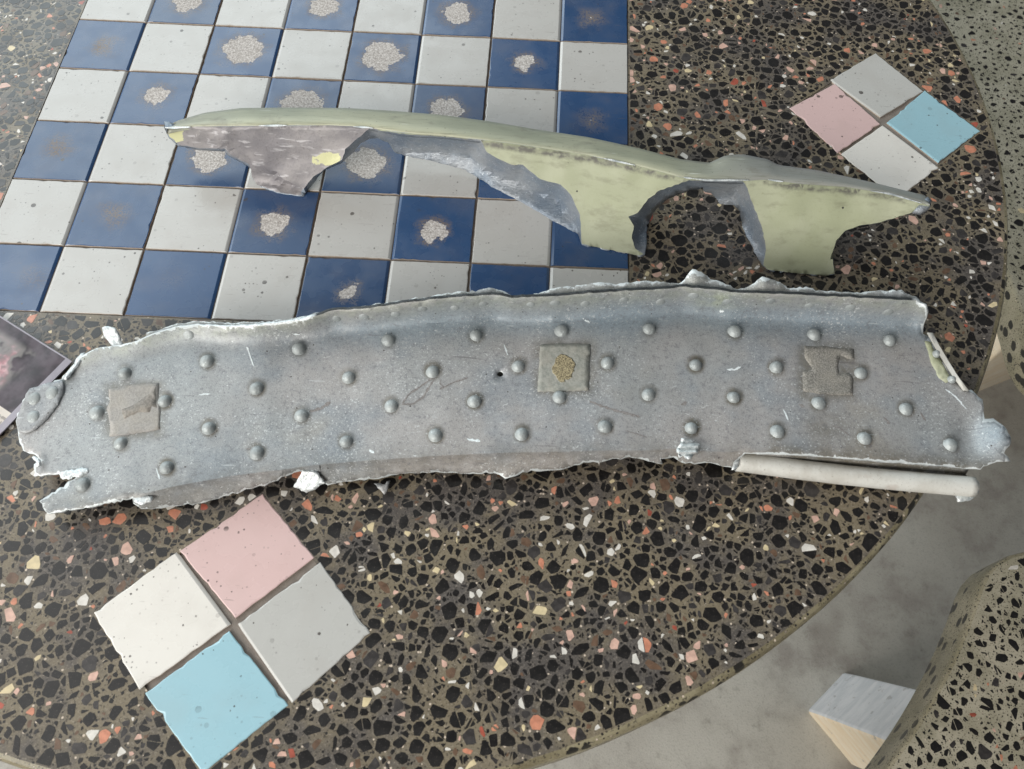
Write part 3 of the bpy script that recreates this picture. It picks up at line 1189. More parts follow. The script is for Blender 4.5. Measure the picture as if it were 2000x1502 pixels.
# ------------------------------------------------------------------ benches: two arcs of an outer ring
def bench(a0, a1, r0, r1, label, legs, seed, shr):
    mid = math.radians((a0 + a1) / 2)
    root = empty('bench', (TC[0] + (r0 + r1) / 2 * math.cos(mid), TC[1] + (r0 + r1) / 2 * math.sin(mid), ZF))
    tag(root, label, 'bench', group='curved benches round the table')
    th = 0.05
    NA = 48
    rc = 0.055    # rounded ends in plan

    def rim(ins):
        """plan outline pulled in by ins"""
        pts = []
        A0, A1 = math.radians(a0), math.radians(a1)
        R0, R1 = r0 + ins, r1 - ins
        d0 = ins / R1
        cr = max(rc - ins, 0.004)

        def P(r_, t): return np.array([TC[0] + r_ * math.cos(t), TC[1] + r_ * math.sin(t)])
        for i in range(NA + 1):
            pts.append(P(R1, A0 + cr / R1 + ins / R1 + (A1 - A0 - 2 * cr / R1 - 2 * ins / R1) * i / NA))
        for k in range(1, 7):
            t = math.pi / 2 * k / 6
            pts.append(P(R1 - cr + cr * math.cos(t), A1 - ins / R1 - (cr - cr * math.sin(t)) / R1))
        for k in range(0, 7):
            t = math.pi / 2 * k / 6
            pts.append(P(R0 + cr - cr * math.sin(t), A1 - ins / R0 - (cr - cr * math.cos(t)) / R0))
        for i in range(1, NA):
            pts.append(P(R0, A1 - cr / R0 - ins / R0 - (A1 - A0 - 2 * cr / R0 - 2 * ins / R0) * i / NA))
        for k in range(0, 7):
            t = math.pi / 2 * k / 6
            pts.append(P(R0 + cr - cr * math.cos(t), A0 + ins / R0 + (cr - cr * math.sin(t)) / R0))
        for k in range(0, 6):
            t = math.pi / 2 * k / 6
            pts.append(P(R1 - cr + cr * math.sin(t), A0 + ins / R1 + (cr - cr * math.cos(t)) / R1))
        return pts
    prof = [(0.0030, 0.0), (0.0010, -0.0008), (0.0002, -0.0030), (0.0, -0.007), (0.0, -th + 0.008), (0.006, -th)]
    V = []
    for ins, dz in prof:
        V += [(p[0], p[1], ZB + dz) for p in rim(ins)]
    n = len(V) // len(prof)
    F, fm = [], []
    for k in range(len(prof) - 1):
        for i in range(n):
            a, b = k * n + i, k * n + (i + 1) % n
            F.append((a, a + n, b + n, b))
            fm.append(1)
    topring = [V[i] for i in range(n)]
    V2, F2 = cdt([(p[0], p[1]) for p in topring], min_d=0)
    b0 = len(V)
    V += [(x, y, ZB) for x, y in V2]
    F += [tuple(i + b0 for i in f) for f in face_up([(x, y, ZB) for x, y in V2], F2)]
    fm += [0] * len(F2)
    F.append(tuple(range((len(prof) - 1) * n, len(prof) * n)))
    fm.append(1)
    seat = obj('seat', V, F, [M_BENCH, M_BENCH_EDGE], root, (WORLD[root.name][0], WORLD[root.name][1], ZB), fm=fm, smooth=40)

    def ins_(x, y):
        dx, dy = x - TC[0], y - TC[1]
        D = math.hypot(dx, dy)
        if not (r0 + 0.0055 < D < r1 - 0.0055): return False
        t = math.degrees(math.atan2(dy, dx))
        m = math.degrees(0.012 / D)
        return a0 + m < t < a1 - m and in_poly((x, y), RIM_IN)
    RIM_IN = [tuple(p) for p in rim(0.0075)]
    P_ = [p for p in rim(0)]
    xs = [p[0] for p in P_]
    ys = [p[1] for p in P_]
    polys = make_chips(ins_, (min(xs), min(ys), max(xs), max(ys)),
                       [(0.14, 0.0042, 0.0066), (0.40, 0.0026, 0.0044), (0.46, 0.0014, 0.0026)], seed, 30000,
                       gap=(0.0004, 0.0016), shrink=shr, split=0.25, rmul=1.3)
    lay_chips(polys, seat, ZB, seed + 1, lambda A: (86, 8, 1, 1, 1, 0.6, 0.2, 1))
    for L in legs:
        base, topo, mats = L
        base = [np.array(p) for p in base]
        ztop = ZB - th + 0.002
        V = [(p[0], p[1], ZF - 0.003) for p in base] + [(p[0] + topo[0] * 0.03 / (ztop - ZF), p[1] + topo[1] * 0.03 / (ztop - ZF), ZF + 0.03) for p in base]
        V += [(p[0] + topo[0], p[1] + topo[1], ztop) for p in base]
        F = []
        for k in range(2):
            for i in range(4):
                a, b = k * 4 + i, k * 4 + (i + 1) % 4
                F.append((a, b, b + 4, a + 4))
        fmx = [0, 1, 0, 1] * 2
        F.append((8, 9, 10, 11))
        fmx.append(0)
        o = obj('leg', V, F, mats, root, fm=fmx)
        bv = o.modifiers.new('bevel', 'BEVEL')
        bv.width = 0.004
        bv.segments = 2
    return root


# near bench leg: foot corners as seen on the floor
Lc, Tc, Bc = at(1577, 1388, ZF)[:2], at(1650, 1311, ZF)[:2], at(1668, 1497, ZF)[:2]
d = at(1725, 1438, ZF + 0.16)[:2] - at(1605, 1368, ZF + 0.02)[:2]
sc = (ZB - 0.05 - ZF) / 0.14
far_c = Tc + (Bc - Lc)
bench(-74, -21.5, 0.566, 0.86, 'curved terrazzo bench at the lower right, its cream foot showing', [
    ([Lc, Bc, far_c, Tc], d * min(sc, 2.2) * 0.8, [M_CREAM, M_WHITE_SIDE])], 21, (0.72, 1.0))
f0, f1 = at(1922, 760, ZF)[:2], at(1990, 733, ZF)[:2]
dirv = (f1 - f0) / np.hypot(*(f1 - f0))
nrm = np.array([dirv[1], -dirv[0]])
f0 = f0 - dirv * 0.08
f1 = f0 + dirv * 0.26
bench(-7.0, 52, 0.602, 0.88, 'pale curved terrazzo bench at the right edge behind the table', [
    ([f0, f1, f1 - nrm * 0.09, f0 - nrm * 0.09], np.array([0.0, 0.0]), [M_CREAM, M_CREAM])], 31, (0.5, 0.8))

# ------------------------------------------------------------------ printed card under the plate's left end
TRc = at(141, 706, 0.002)
TL = at(-190, 497, 0.002)
BRc = at(-30, 950, 0.002)
eu = (TRc - TL) / np.linalg.norm(TRc - TL)
ev = BRc - TRc
ev -= eu * (ev @ eu)
Lv = np.linalg.norm(ev)
ev /= Lv
V, F = [], []
NU, NV = 20, 14
LU = 0.11
for lev, dz in ((0, 0.0), (1, -0.0009)):
    for j in range(NV + 1):
        for i in range(NU + 1):
            V.append((-LU * i / NU, 0.115 * j / NV, 0.0006 * mnoise.noise((i * 0.35, j * 0.35, 0)) + dz))
n = (NU + 1) * (NV + 1)
for j in range(NV):
    for i in range(NU):
        a = j * (NU + 1) + i
        F.append((a, a + 1, a + NU + 2, a + NU + 1))
        F.append((n + a, n + a + NU + 1, n + a + NU + 2, n + a + 1))
ring = [i for i in range(NU + 1)] + [j * (NU + 1) + NU for j in range(1, NV + 1)] + [NV * (NU + 1) + i for i in range(NU - 1, -1, -1)] + [j * (NU + 1) for j in range(NV - 1, 0, -1)]
for k in range(len(ring)):
    a, b = ring[k], ring[(k + 1) % len(ring)]
    F.append((a, a + n, b + n, b))
card = obj('printed_card', V, F, M_PRINT, None, (0, 0, 0), smooth=40)
card.matrix_world = Matrix(((eu[0], ev[0], 0, TRc[0]), (eu[1], ev[1], 0, TRc[1]), (0, 0, 1, 0.0022), (0, 0, 0, 1)))
tag(card, 'glossy dark printed card with pink picture tucked under the riveted plate', 'card')

# ------------------------------------------------------------------ riveted plate
DARK = [(122, 735), (136, 720), (154, 697), (189, 680), (235, 674), (265, 667), (300, 652), (340, 640), (385, 634), (440, 638), (500, 636), (560, 630),
        (600, 623), (650, 606), (720, 602), (807, 589), (880, 581), (940, 577), (965, 576), (1000, 582), (1070, 579), (1180, 571), (1315, 563), (1328, 560),
        (1387, 565), (1447, 572), (1545, 575), (1650, 580), (1790, 587)]
CREASE = [(20, 1020), (93, 1003), (175, 990), (259, 969), (350, 948), (455, 929), (560, 916), (609, 909), (700, 901), (755, 897), (860, 890), (965, 885),
          (1070, 883), (1175, 880), (1262, 880), (1315, 876), (1370, 881), (1443, 884), (1580, 889), (1720, 901), (1825, 908), (1905, 915), (1990, 925)]
TOPX = [(20, 790), (60, 762)] + DARK + [(1810, 600), (1990, 790)]


def plate_z(x, y):
    yt = interp(TOPX, x)
    yb = interp(CREASE, x)
    t = (yb - y) / max(yb - yt, 1)
    z = 0.0165 + 0.0022 * mnoise.noise((x * 0.0035, y * 0.004, 3.0)) + 0.0005 * mnoise.noise((x * 0.02, y * 0.02, 1.0))
    z += 0.0035 * math.exp(-((x - 1150) / 500) ** 2)
    if x < 260: z -= 0.006 * ((260 - x) / 230) ** 1.3
    if t >= 0:
        amp = float(np.interp(x, [150, 300, 620, 900, 1810, 1830], [0.001, 0.006, 0.015, 0.021, 0.021, 0.004]))
        lo = float(np.interp(x, [300, 900, 1500], [0.86, 0.84, 0.82]))
        if t > lo:
            k = min((t - lo) / (1 - lo), 1.1)
            z += amp * k ** 1.6
        # dish
        z -= 0.0015 * math.sin(math.pi * min(max(t, 0), 1))
        # dent near the middle top and the sharper one at the right
        z -= 0.003 * math.exp(-(((x - 1500) / 130) ** 2 + ((y - 622) / 34) ** 2))
        z -= 0.0016 * math.exp(-(((x - 1000) / 70) ** 2 + ((y - 640) / 50) ** 2))
        z += 0.0012 * math.exp(-(((x - 505) / 40) ** 2 + ((y - 690) / 60) ** 2))
        # right-hand lip bends up
        z += 0.009 * math.exp(-(((x - 1965) / 38) ** 2 + ((y - 850) / 45) ** 2))
        z -= 0.0025 * math.exp(-(((x - 1890) / 22) ** 2 + ((y - 850) / 40) ** 2))
    else:
        z -= 0.0016 * min((y - yb) / 4.0, 1.0)
        z -= min((y - yb) * 0.00026, 0.0105) * float(np.interp(x, [200, 330], [0.35, 1]))
    return max(z, 0.0016)


def plate_pt(x, y, dz=0.0):
    return at(x, y, plate_z(x, y) + dz)


def plate_nrm(x, y):
    a = plate_pt(x + 4, y) - plate_pt(x - 4, y)
    b = plate_pt(x, y - 4) - plate_pt(x, y + 4)
    n = np.cross(a, b)
    n /= np.linalg.norm(n)
    return n if n @ (CAM - plate_pt(x, y)) > 0 else -n


right_edge = [(1790, 587), (1806, 598), (1811, 612), (1804, 634), (1803, 652), (1822, 662), (1840, 690), (1862, 727), (1888, 762), (1905, 768), (1919, 780), (1921, 804), (1923, 818),
              (1940, 817), (1961, 832), (1974, 853), (1972, 871), (1961, 885), (1974, 901), (1947, 902), (1905, 916)]
under_tube = [(1905, 916), (1888, 916), (1860, 912), (1825, 908), (1720, 901), (1580, 889), (1443, 885)]
flange_torn = [(1440, 900), (1433, 915), (1405, 909), (1387, 904), (1356, 907), (1330, 903), (1315, 893), (1290, 896), (1294, 907), (1266, 901), (1245, 895), (1196, 896), (1168, 904),
               (1140, 903), (1105, 915), (1063, 920), (1021, 922), (1007, 930), (986, 934), (965, 924), (909, 925), (860, 923), (783, 925), (730, 936),
               (667, 942), (640, 948), (618, 925), (591, 920), (560, 930), (525, 944), (490, 955), (437, 969), (402, 981), (350, 988), (315, 993), (276, 994), (261, 984), (259, 973)]
left_end = [(259, 973), (175, 990), (93, 1003), (84, 992), (77, 979), (101, 962), (128, 946), (150, 931), (119, 934), (115, 924), (66, 930), (66, 907), (78, 899),
            (68, 888), (45, 880), (38, 865), (35, 842), (31, 822), (40, 795), (50, 770), (58, 759), (87, 749), (120, 741), (122, 735)]
outline = ragged(DARK, 10, 0.6, 1)[:-1] + ragged(right_edge, 8, 1.2, 2)[:-1] + ragged(under_tube, 12, 0.8, 3)[:-1] + ragged(flange_torn, 8, 1.3, 4)[:-1] + ragged(left_end, 6, 1.3, 5)[:-1]
hole = [(977 + 6.2 * math.cos(t), 730 + 5.8 * math.sin(t)) for t in np.linspace(0, 6.2832, 14, endpoint=False)]
gridp = []
rr = random.Random(3)
for y in range(560, 1010, 10):
    for x in range(25, 1985, 14):
        gridp.append((x + rr.uniform(-3, 3), y + rr.uniform(-2, 2)))
RIV = [(245, 728), (405, 704), (584, 680), (759, 663), (930, 653), (1098, 645), (1269, 641), (1436, 646), (1590, 652), (1738, 663),
       (190, 805), (323, 782), (502, 757), (682, 736), (846, 724), (1013, 714), (1187, 708), (1359, 712), (1517, 716), (1682, 727),
       (237, 865), (409, 835), (590, 810), (765, 791), (928, 783), (1093, 774), (1267, 769), (1434, 775), (1600, 786), (1770, 797),
       (163, 945), (327, 912), (503, 882), (677, 861), (851, 848), (1020, 846), (1182, 832), (1351, 835), (1519, 841), (1689, 855), (1857, 867)]
ringp = []
for q, (x, y) in enumerate(RIV):
    for rad_, cnt in ((15, 12), (23, 14)):
        for i in range(cnt):
            t = 6.2832 * i / cnt
            ringp.append((x + rad_ * math.cos(t), y + rad_ * math.sin(t)))
gridp = ringp + [p for p in gridp if min((p[0] - q[0]) ** 2 + (p[1] - q[1]) ** 2 for q in RIV) > 28 ** 2]
crease_in = [(x, interp(CREASE, x)) for x in range(275, 1435, 12)]
V2, F2 = cdt(outline, [hole], gridp, [crease_in], min_d=4)
V = [plate_pt(x, y) for x, y in V2]
F = face_up(V, F2)
plate = empty('riveted_metal_plate', at(1000, 770, 0.0))
tag(plate, 'long torn grey metal plate covered in domed rivets, lying on the table', 'metal plate')
sheet = obj('sheet', V, F, [M_SHEET, M_BARE], plate, (0, 0, 0), smooth=40)


def vattr(o, name, vals):
    at_ = o.data.attributes.new(name, 'FLOAT', 'POINT')
    at_.data.foreach_set('value', [float(v) for v in vals])


grime_and_shade, teal, green = [], [], []
for x, y in V2:
    yb, yt = interp(CREASE, x), interp(TOPX, x)
    t = (yb - y) / max(yb - yt, 1)
    g = 0.0
    for gx, gy, gr in ((262, 800, 62), (1102, 718, 60), (1615, 725, 55)):
        dx, dy = max(abs(x - gx) - 46, 0), max(abs(y - gy) - 44, 0)
        g = max(g, 0.75 * math.exp(-(dx * dx + dy * dy) / 180.0))
    g = max(g, 0.8 * math.exp(-((yb - y) / 22) ** 2) * (1 if x > 1500 else 0.35))  # darker towards the lower edge, strongest beside the tube
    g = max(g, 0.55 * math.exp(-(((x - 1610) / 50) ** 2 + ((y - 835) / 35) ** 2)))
    if t < 0: g = max(g, 0.45)  # flange below the crease toned darker than the sheet
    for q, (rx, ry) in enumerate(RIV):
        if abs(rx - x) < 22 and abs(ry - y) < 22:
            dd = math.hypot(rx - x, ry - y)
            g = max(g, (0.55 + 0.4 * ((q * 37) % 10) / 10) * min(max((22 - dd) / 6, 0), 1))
    grime_and_shade.append(min(g, 1))
    tl_ = math.exp(-((t - 0.84) / 0.11) ** 2) * float(np.interp(x, [300, 600, 800, 1800], [0.2, 0.6, 0.9, 1]))  # sky reflection along the fillet, painted in as a bluish band
    tl_ = max(tl_, 0.8 * math.exp(-(((x - 1945) / 45) ** 2 + ((y - 850) / 45) ** 2)))
    teal.append(tl_)
    green.append(max(0.9 * math.exp(-(((x - 1410) / 45) ** 2 + ((y - 585) / 14) ** 2)), 0.35 * math.exp(-((t - 0.98) / 0.05) ** 2)))
vattr(sheet, 'grime_and_shade', grime_and_shade)
vattr(sheet, 'teal', teal)
vattr(sheet, 'green', green)
OLA = np.array(outline)
vattr(sheet, 'edge', [1.0 if np.min((OLA[:, 0] - x) ** 2 + (OLA[:, 1] - y) ** 2) < 0.6 and not (620 < x < 1788 and abs(y - interp(DARK, x)) < 3) else 0.0 for x, y in V2])
vattr(sheet, 'gap_shade', [1.0 if (620 < x < 1788 and abs(y - interp(DARK, x)) < 2.5) else 0.0 for x, y in V2])  # rim coloured dark to stand for the shade in the gap
sd = sheet.modifiers.new('thickness', 'SOLIDIFY')
sd.thickness = 0.0016
sd.offset = -1
sd.material_offset_rim = 1

# second skin standing behind the wall of the plate, torn along its top
SKIN = [(285, 651), (340, 634), (385, 627), (440, 631), (500, 629), (560, 623), (600, 617), (640, 606), (700, 599), (720, 597), (755, 591), (825, 581), (888, 571), (902, 569), (916, 571), (954, 562),
        (979, 567), (1000, 577), (1017, 578), (1045, 573), (1063, 569), (1087, 562), (1140, 556), (1175, 551), (1196, 554), (1224, 551), (1262, 548), (1290, 551), (1326, 554), (1331, 551), (1352, 526),
        (1370, 531), (1387, 545), (1405, 549), (1419, 556), (1440, 565), (1454, 563), (1475, 552), (1489, 540), (1524, 551), (1538, 563), (1580, 562), (1608, 568), (1667, 572), (1702, 569), (1762, 566),
        (1776, 575), (1795, 584)]
rag = ragged(SKIN, 6, 1.1, 9)
lowr = [(x, interp(TOPX, x) + 1) for x in np.linspace(1800, 285, 190)]
V2, F2 = cdt(rag + lowr, (), (), min_d=0)


def skin_pt(x, y):
    d0 = interp(TOPX, x)
    zt = plate_z(x, d0 + 2)
    h = max(d0 + 1 - y, 0)
    return at(x, y, zt - 0.0020 + 0.00012 * h + 0.0012 * mnoise.noise((x * 0.012, 2.0, 0)))


V = [skin_pt(x, y) for x, y in V2]
skin = obj('outer_skin', V, face_up(V, F2), [M_SHEET, M_BARE], plate, (0, 0, 0), smooth=50)
RAG = np.array(rag)
vattr(skin, 'edge', [0.8 if np.min((RAG[:, 0] - x) ** 2 + (RAG[:, 1] - y) ** 2) < 0.6 else 0.0 for x, y in V2])
vattr(skin, 'grime_and_shade', [0.1] * len(V))
vattr(skin, 'teal', [0.1] * len(V))
vattr(skin, 'green', [0.15] * len(V))
sd = skin.modifiers.new('thickness', 'SOLIDIFY')
sd.thickness = 0.0012
sd.offset = -1
sd.material_offset_rim = 1

# skirt of the second skin hidden behind: carries it down towards the table
xs = np.linspace(300, 1785, 120)
V, F = [], []
for k, dz in enumerate((-0.0032, -0.012, -0.022)):
    for x in xs:
        p = at(x, interp(TOPX, x) + 1, plate_z(x, interp(TOPX, x) + 2) - 0.0022)
        V.append((p[0], p[1] + 0.002 * k, max(p[2] + dz + 0.0018, 0.001)))
n = len(xs)
for k in range(2):
    for i in range(n - 1):
        a = k * n + i
        F.append((a, a + 1, a + n + 1, a + n))
sk = obj('back_flange', V, F, M_SHEET, plate, (0, 0, 0), smooth=60)
sd = sk.modifiers.new('thickness', 'SOLIDIFY')
sd.thickness = 0.0012

# rivets: one dome, shared
RV, RF = [], []
SEG, rings_ = 18, [(1.12, -0.10), (1.0, 0.06), (0.92, 0.36), (0.70, 0.62), (0.36, 0.76)]
for r_, z_ in rings_:
    for i in range(SEG):
        t = 6.2832 * i / SEG
        RV.append((r_ * math.cos(t), r_ * math.sin(t), z_))
RV.append((0, 0, 0.80))
for k in range(len(rings_) - 1):
    for i in range(SEG):
        a, b = k * SEG + i, k * SEG + (i + 1) % SEG
        RF.append((a, b, b + SEG, a + SEG))
b = (len(rings_) - 1) * SEG
for i in range(SEG):
    RF.append((b + i, b + (i + 1) % SEG, len(RV) - 1))
rme = bpy.data.meshes.new('rivet')
rme.from_pydata(RV, [], RF)
rme.polygons.foreach_set('use_smooth', [True] * len(rme.polygons))
rme.materials.append(M_RIVET)
WALL = [(368, 654), (657, 622), (710, 618), (772, 613), (825, 603), (888, 601), (944, 593), (1035, 594), (1084, 591), (1143, 593), (1219, 585), (1290, 589), (1354, 577), (1420, 588), (1505, 587),
        (1580, 596), (1660, 600), (1735, 609)]


RVR = random.Random(99)


def rivet(x, y, rad, dz=0.0, flat=1.0, parent=plate, nrm=None, pt=None):
    o = bpy.data.objects.new('rivet', rme)
    p = plate_pt(x, y, dz) if pt is None else pt
    place(o, parent, p)
    nn = Vector(plate_nrm(x, y) if nrm is None else nrm)
    nn = (nn + Vector((RVR.gauss(0, 0.07), RVR.gauss(0, 0.07), 0))).normalized()
    q_ = nn.to_track_quat('Z', 'Y')
    o.rotation_euler = q_.to_euler()
    o.scale = (rad * RVR.uniform(0.95, 1.06), rad * RVR.uniform(0.95, 1.06), rad * flat)
    return o


rr = random.Random(17)
for x, y in RIV:
    # the dome rises towards the camera, so seat it a little nearer
    rivet(x - 1, y + 2, 0.0036 * rr.uniform(0.94, 1.05), 0.0, rr.uniform(0.78, 1.08))
for x, y in WALL:
    rivet(x, y, 0.0027 * rr.uniform(0.9, 1.1), -0.0002, 0.40)

# residue squares
def pad(poly, mat, name, dz, seed, hole=None, amp=0.7):
    ol = ragged(poly, 6, amp, seed, True)
    g = [(x, y) for x in np.arange(min(p[0] for p in poly), max(p[0] for p in poly), 9) for y in np.arange(min(p[1] for p in poly), max(p[1] for p in poly), 9)]
    V2, F2 = cdt(ol, (), g, min_d=4)
    r = random.Random(seed)
    V = [plate_pt(x, y, dz + r.uniform(0, 0.0001)) for x, y in V2]
    o = obj(name, V, face_up(V, F2), mat, plate, smooth=40)
    s_ = o.modifiers.new('thickness', 'SOLIDIFY')
    s_.thickness = dz + 0.0004
    s_.offset = -1
    return o


pad([(212, 760), (250, 752), (298, 747), (310, 748), (309, 770), (313, 808), (312, 838), (262, 848), (213, 852), (215, 826), (208, 800), (214, 786)], M_PAD1, 'residue_square', 0.00015, 41)
pad([(238, 800), (262, 790), (290, 770), (304, 757), (306, 796), (296, 793), (292, 804), (268, 805), (243, 818)], M_PAD4, 'residue_flake', 0.0003, 45)
pad([(1056, 673), (1100, 671), (1153, 672), (1152, 700), (1150, 762), (1100, 764), (1050, 765), (1052, 720)], M_PAD2, 'adhesive_square', 0.0003, 42)
pad([(1571, 675), (1622, 678), (1668, 682), (1668, 703), (1655, 700), (1640, 693), (1637, 712), (1638, 731), (1657, 728), (1666, 738), (1666, 773), (1622, 771), (1569, 764), (1568, 724), (1587, 720), (1572, 698)],
    M_PAD3, 'grit_residue', 0.00012, 43)

def m_mark(name, rgb):
    s = Mat(name)
    g = s.noise(900, 3, 0.7)
    return s.out(s.mix(s.step(g, 0.35, 0.65), lin(*rgb), lin(*[min(c_ + 34, 250) for c_ in rgb])), 0.8)


M_SCUFF = m_mark('dark_scuff', (120, 116, 114))
M_CHALK = m_mark('chalky_scrape', (206, 214, 216))


def mark(pts, wid, mat, name, seed):
    P = resample(pts, max(5, int(sum(math.hypot(pts[i + 1][0] - pts[i][0], pts[i + 1][1] - pts[i][1]) for i in range(len(pts) - 1)) / 4)))
    V, F = [], []
    n = len(P)
    r = random.Random(seed)
    for i in range(n):
        t = P[min(i + 1, n - 1)] - P[max(i - 1, 0)]
        t = t / max(np.hypot(*t), 1e-6)
        nn = np.array([-t[1], t[0]])
        w_ = wid * r.uniform(0.35, 1.0) * (0.25 if i in (0, n - 1) else 1)
        o_ = r.gauss(0, wid * 0.08)
        for sg in (-1, 1):
            q = P[i] + nn * (o_ + sg * w_ / 2)
            V.append(plate_pt(q[0], q[1], 0.00012))
    for i in range(n - 1):
        F.append((2 * i, 2 * i + 1, 2 * i + 3, 2 * i + 2))
    return obj(name, V, face_up(V, F), mat, plate)


for k, (pts, wid) in enumerate((([(785, 790), (798, 770), (818, 757), (838, 743), (853, 732)], 5), ([(785, 790), (806, 789), (826, 776), (838, 756), (850, 738)], 5),
                                ([(604, 804), (622, 799), (646, 786)], 8), ([(858, 760), (884, 748), (914, 737)], 4), ([(1150, 783), (1186, 797), (1250, 814)], 6),
                                ([(1222, 841), (1264, 854)], 3), ([(1626, 831), (1644, 838), (1660, 851)], 4), ([(1798, 805), (1808, 822)], 6), ([(1726, 815), (1738, 828)], 6),
                                ([(480, 876), (500, 878)], 3), ([(1330, 790), (1342, 786)], 8), ([(862, 742), (858, 748), (868, 756)], 3), ([(1560, 790), (1572, 794)], 7))):
    mark(pts, wid, M_SCUFF, 'scuff_mark', 300 + k)
for k, (pts, wid) in enumerate((([(388, 771), (411, 769)], 4), ([(1420, 722), (1436, 722), (1447, 716)], 5), ([(1530, 799), (1540, 821)], 4), ([(1138, 622), (1152, 630)], 4), ([(984, 672), (992, 694)], 5),
                                ([(480, 672), (490, 700), (496, 716)], 4), ([(305, 914), (312, 936)], 4), ([(722, 878), (730, 886)], 8), ([(912, 858), (938, 862)], 8), ([(1870, 742), (1880, 752)], 4),
                                ([(1846, 760), (1866, 774), (1888, 800)], 4), ([(570, 652), (586, 654)], 4), ([(1405, 608), (1414, 608)], 7))):
    mark(pts, wid, M_CHALK, 'scrape_mark', 400 + k)

# overlapping patch at the left end
patch = [(121, 741), (124, 752), (123, 768), (112, 792), (92, 818), (70, 838), (48, 846), (36, 842), (32, 822), (40, 795), (50, 770), (58, 759), (87, 750)]
ol = ragged(patch, 7, 0.8, 51, True)
g = [(x, y) for x in range(30, 126, 9) for y in range(740, 850, 9)]
V2, F2 = cdt(ol, (), g, min_d=4)
V = [plate_pt(x, y, 0.0010) for x, y in V2]
pt_ = obj('overlap_patch', V, face_up(V, F2), [M_SHEET, M_BARE], plate, (0, 0, 0), smooth=40)
for nme in ('grime_and_shade', 'teal', 'green'): vattr(pt_, nme, [0.25 if nme == 'teal' else 0.0] * len(V))
sd = pt_.modifiers.new('thickness', 'SOLIDIFY')
sd.thickness = 0.0008
sd.offset = -1
sd.material_offset_rim = 0
for x, y in ((66, 779), (100, 768), (64, 815)):
    rivet(x, y, 0.0034, 0.0010, 0.35)


def torn_tab(poly, zf, seed, mat=None, name='torn_tab', curl=0.0):
    ol = ragged(poly, 5, 1.0, seed, True)
    xs_ = [p[0] for p in poly]
    ys_ = [p[1] for p in poly]
    g = [(x, y) for x in np.arange(min(xs_), max(xs_), 6) for y in np.arange(min(ys_), max(ys_), 6)]
    V2, F2 = cdt(ol, (), g, min_d=2.5)
    V = [at(x, y, zf(x, y) + 0.0003 * mnoise.noise((x * 0.12, y * 0.12, seed))) for x, y in V2]
    o = obj(name, V, face_up(V, F2), mat or M_BARE, plate, smooth=30)
    s_ = o.modifiers.new('thickness', 'SOLIDIFY')
    s_.thickness = 0.0012
    s_.offset = -1
    return o


torn_tab([(199, 640), (210, 637), (224, 640), (232, 655), (240, 676), (222, 682), (205, 660)], lambda x, y: 0.0165 + (680 - y) * 0.00012, 61)
torn_tab([(590, 919), (617, 922), (636, 944), (616, 956), (598, 963), (585, 955), (573, 951)], lambda x, y: max(0.0155 - (y - 915) * 0.00022, 0.003), 62)
torn_tab([(1321, 881), (1331, 859), (1350, 861), (1368, 867), (1364, 884), (1350, 893), (1328, 892)], lambda x, y: 0.0225 + 0.0015 * math.sin(y * 0.5), 63)
torn_tab([(116, 924), (140, 916), (170, 914), (174, 922), (152, 931), (122, 936)], lambda x, y: 0.013, 64)
torn_tab([(66, 890), (78, 897), (80, 908), (70, 912), (72, 903), (62, 893)], lambda x, y: 0.0125, 65)
torn_tab([(256, 955), (270, 962), (297, 968), (296, 978), (276, 986), (262, 980)], lambda x, y: 0.0145, 66)
torn_tab([(122, 738), (140, 716), (158, 690), (166, 688), (158, 706), (142, 726), (128, 742)], lambda x, y: 0.0150, 67)
torn_tab([(730, 944), (752, 946), (762, 938), (757, 956), (750, 965)], lambda x, y: 0.004, 68, M_SHEET, 'bent_shard')

# edge strip at the right with two studs, green primer beside it
V, F = [], []
pts = [(1818, 650), (1832, 676), (1850, 706), (1868, 735), (1889, 763)]
for k, (x, y) in enumerate(pts):
    for dx, dz in ((-9, -0.0004), (-7, 0.0026), (3, 0.0030), (4, -0.001)):
        V.append(at(x + dx, y, plate_z(x, y) + dz * (0.5 if k in (0, 4) else 1)))
for k in range(len(pts) - 1):
    for i in range(3):
        a = k * 4 + i
        F.append((a, a + 1, a + 5, a + 4))
es = obj('edge_strip', V, face_up(V, F), M_TUBE, plate, smooth=30)
s_ = es.modifiers.new('thickness', 'SOLIDIFY')
s_.thickness = 0.0008
pad([(1806, 666), (1818, 668), (1830, 692), (1848, 722), (1860, 742), (1848, 748), (1834, 738), (1818, 706)], M_PRIMER, 'primer_patch', 0.0002, 71)
for x, y in ((1829, 691), (1859, 741)):
    rivet(x, y, 0.0020, 0.0012, 1.3)

# rolled tube along the lower right edge
def tube_at(s):
    u = 1438 + (1902 - 1438) * s
    v = 901 + (951 - 901) * s + 4 * math.sin(math.pi * s)
    return at(u, v, 0.0075 + 0.002 * s)


V, F = [], []
NT, NSG = 40, 18
R_T = 0.0043
for k in range(NT + 1):
    s = k / NT
    c = tube_at(s)
    tn = tube_at(min(s + 0.02, 1)) - tube_at(max(s - 0.02, 0))
    tn /= np.linalg.norm(tn)
    up_ = np.array([0, 0, 1.0])
    sd_ = np.cross(up_, tn)
    sd_ /= np.linalg.norm(sd_)
    up2 = np.cross(tn, sd_)
    for i in range(NSG):
        t = 6.2832 * i / NSG
        rad = R_T * (1 + 0.03 * mnoise.noise((s * 9, math.cos(t), math.sin(t))))
        jag = tn * (0.0022 * mnoise.noise((i * 0.9, k, 4.0))) if k in (0, NT) else 0
        V.append(c + sd_ * math.cos(t) * rad + up2 * math.sin(t) * rad + jag)
for k in range(NT):
    for i in range(NSG):
        a, b = k * NSG + i, k * NSG + (i + 1) % NSG
        F.append((a, a + NSG, b + NSG, b))
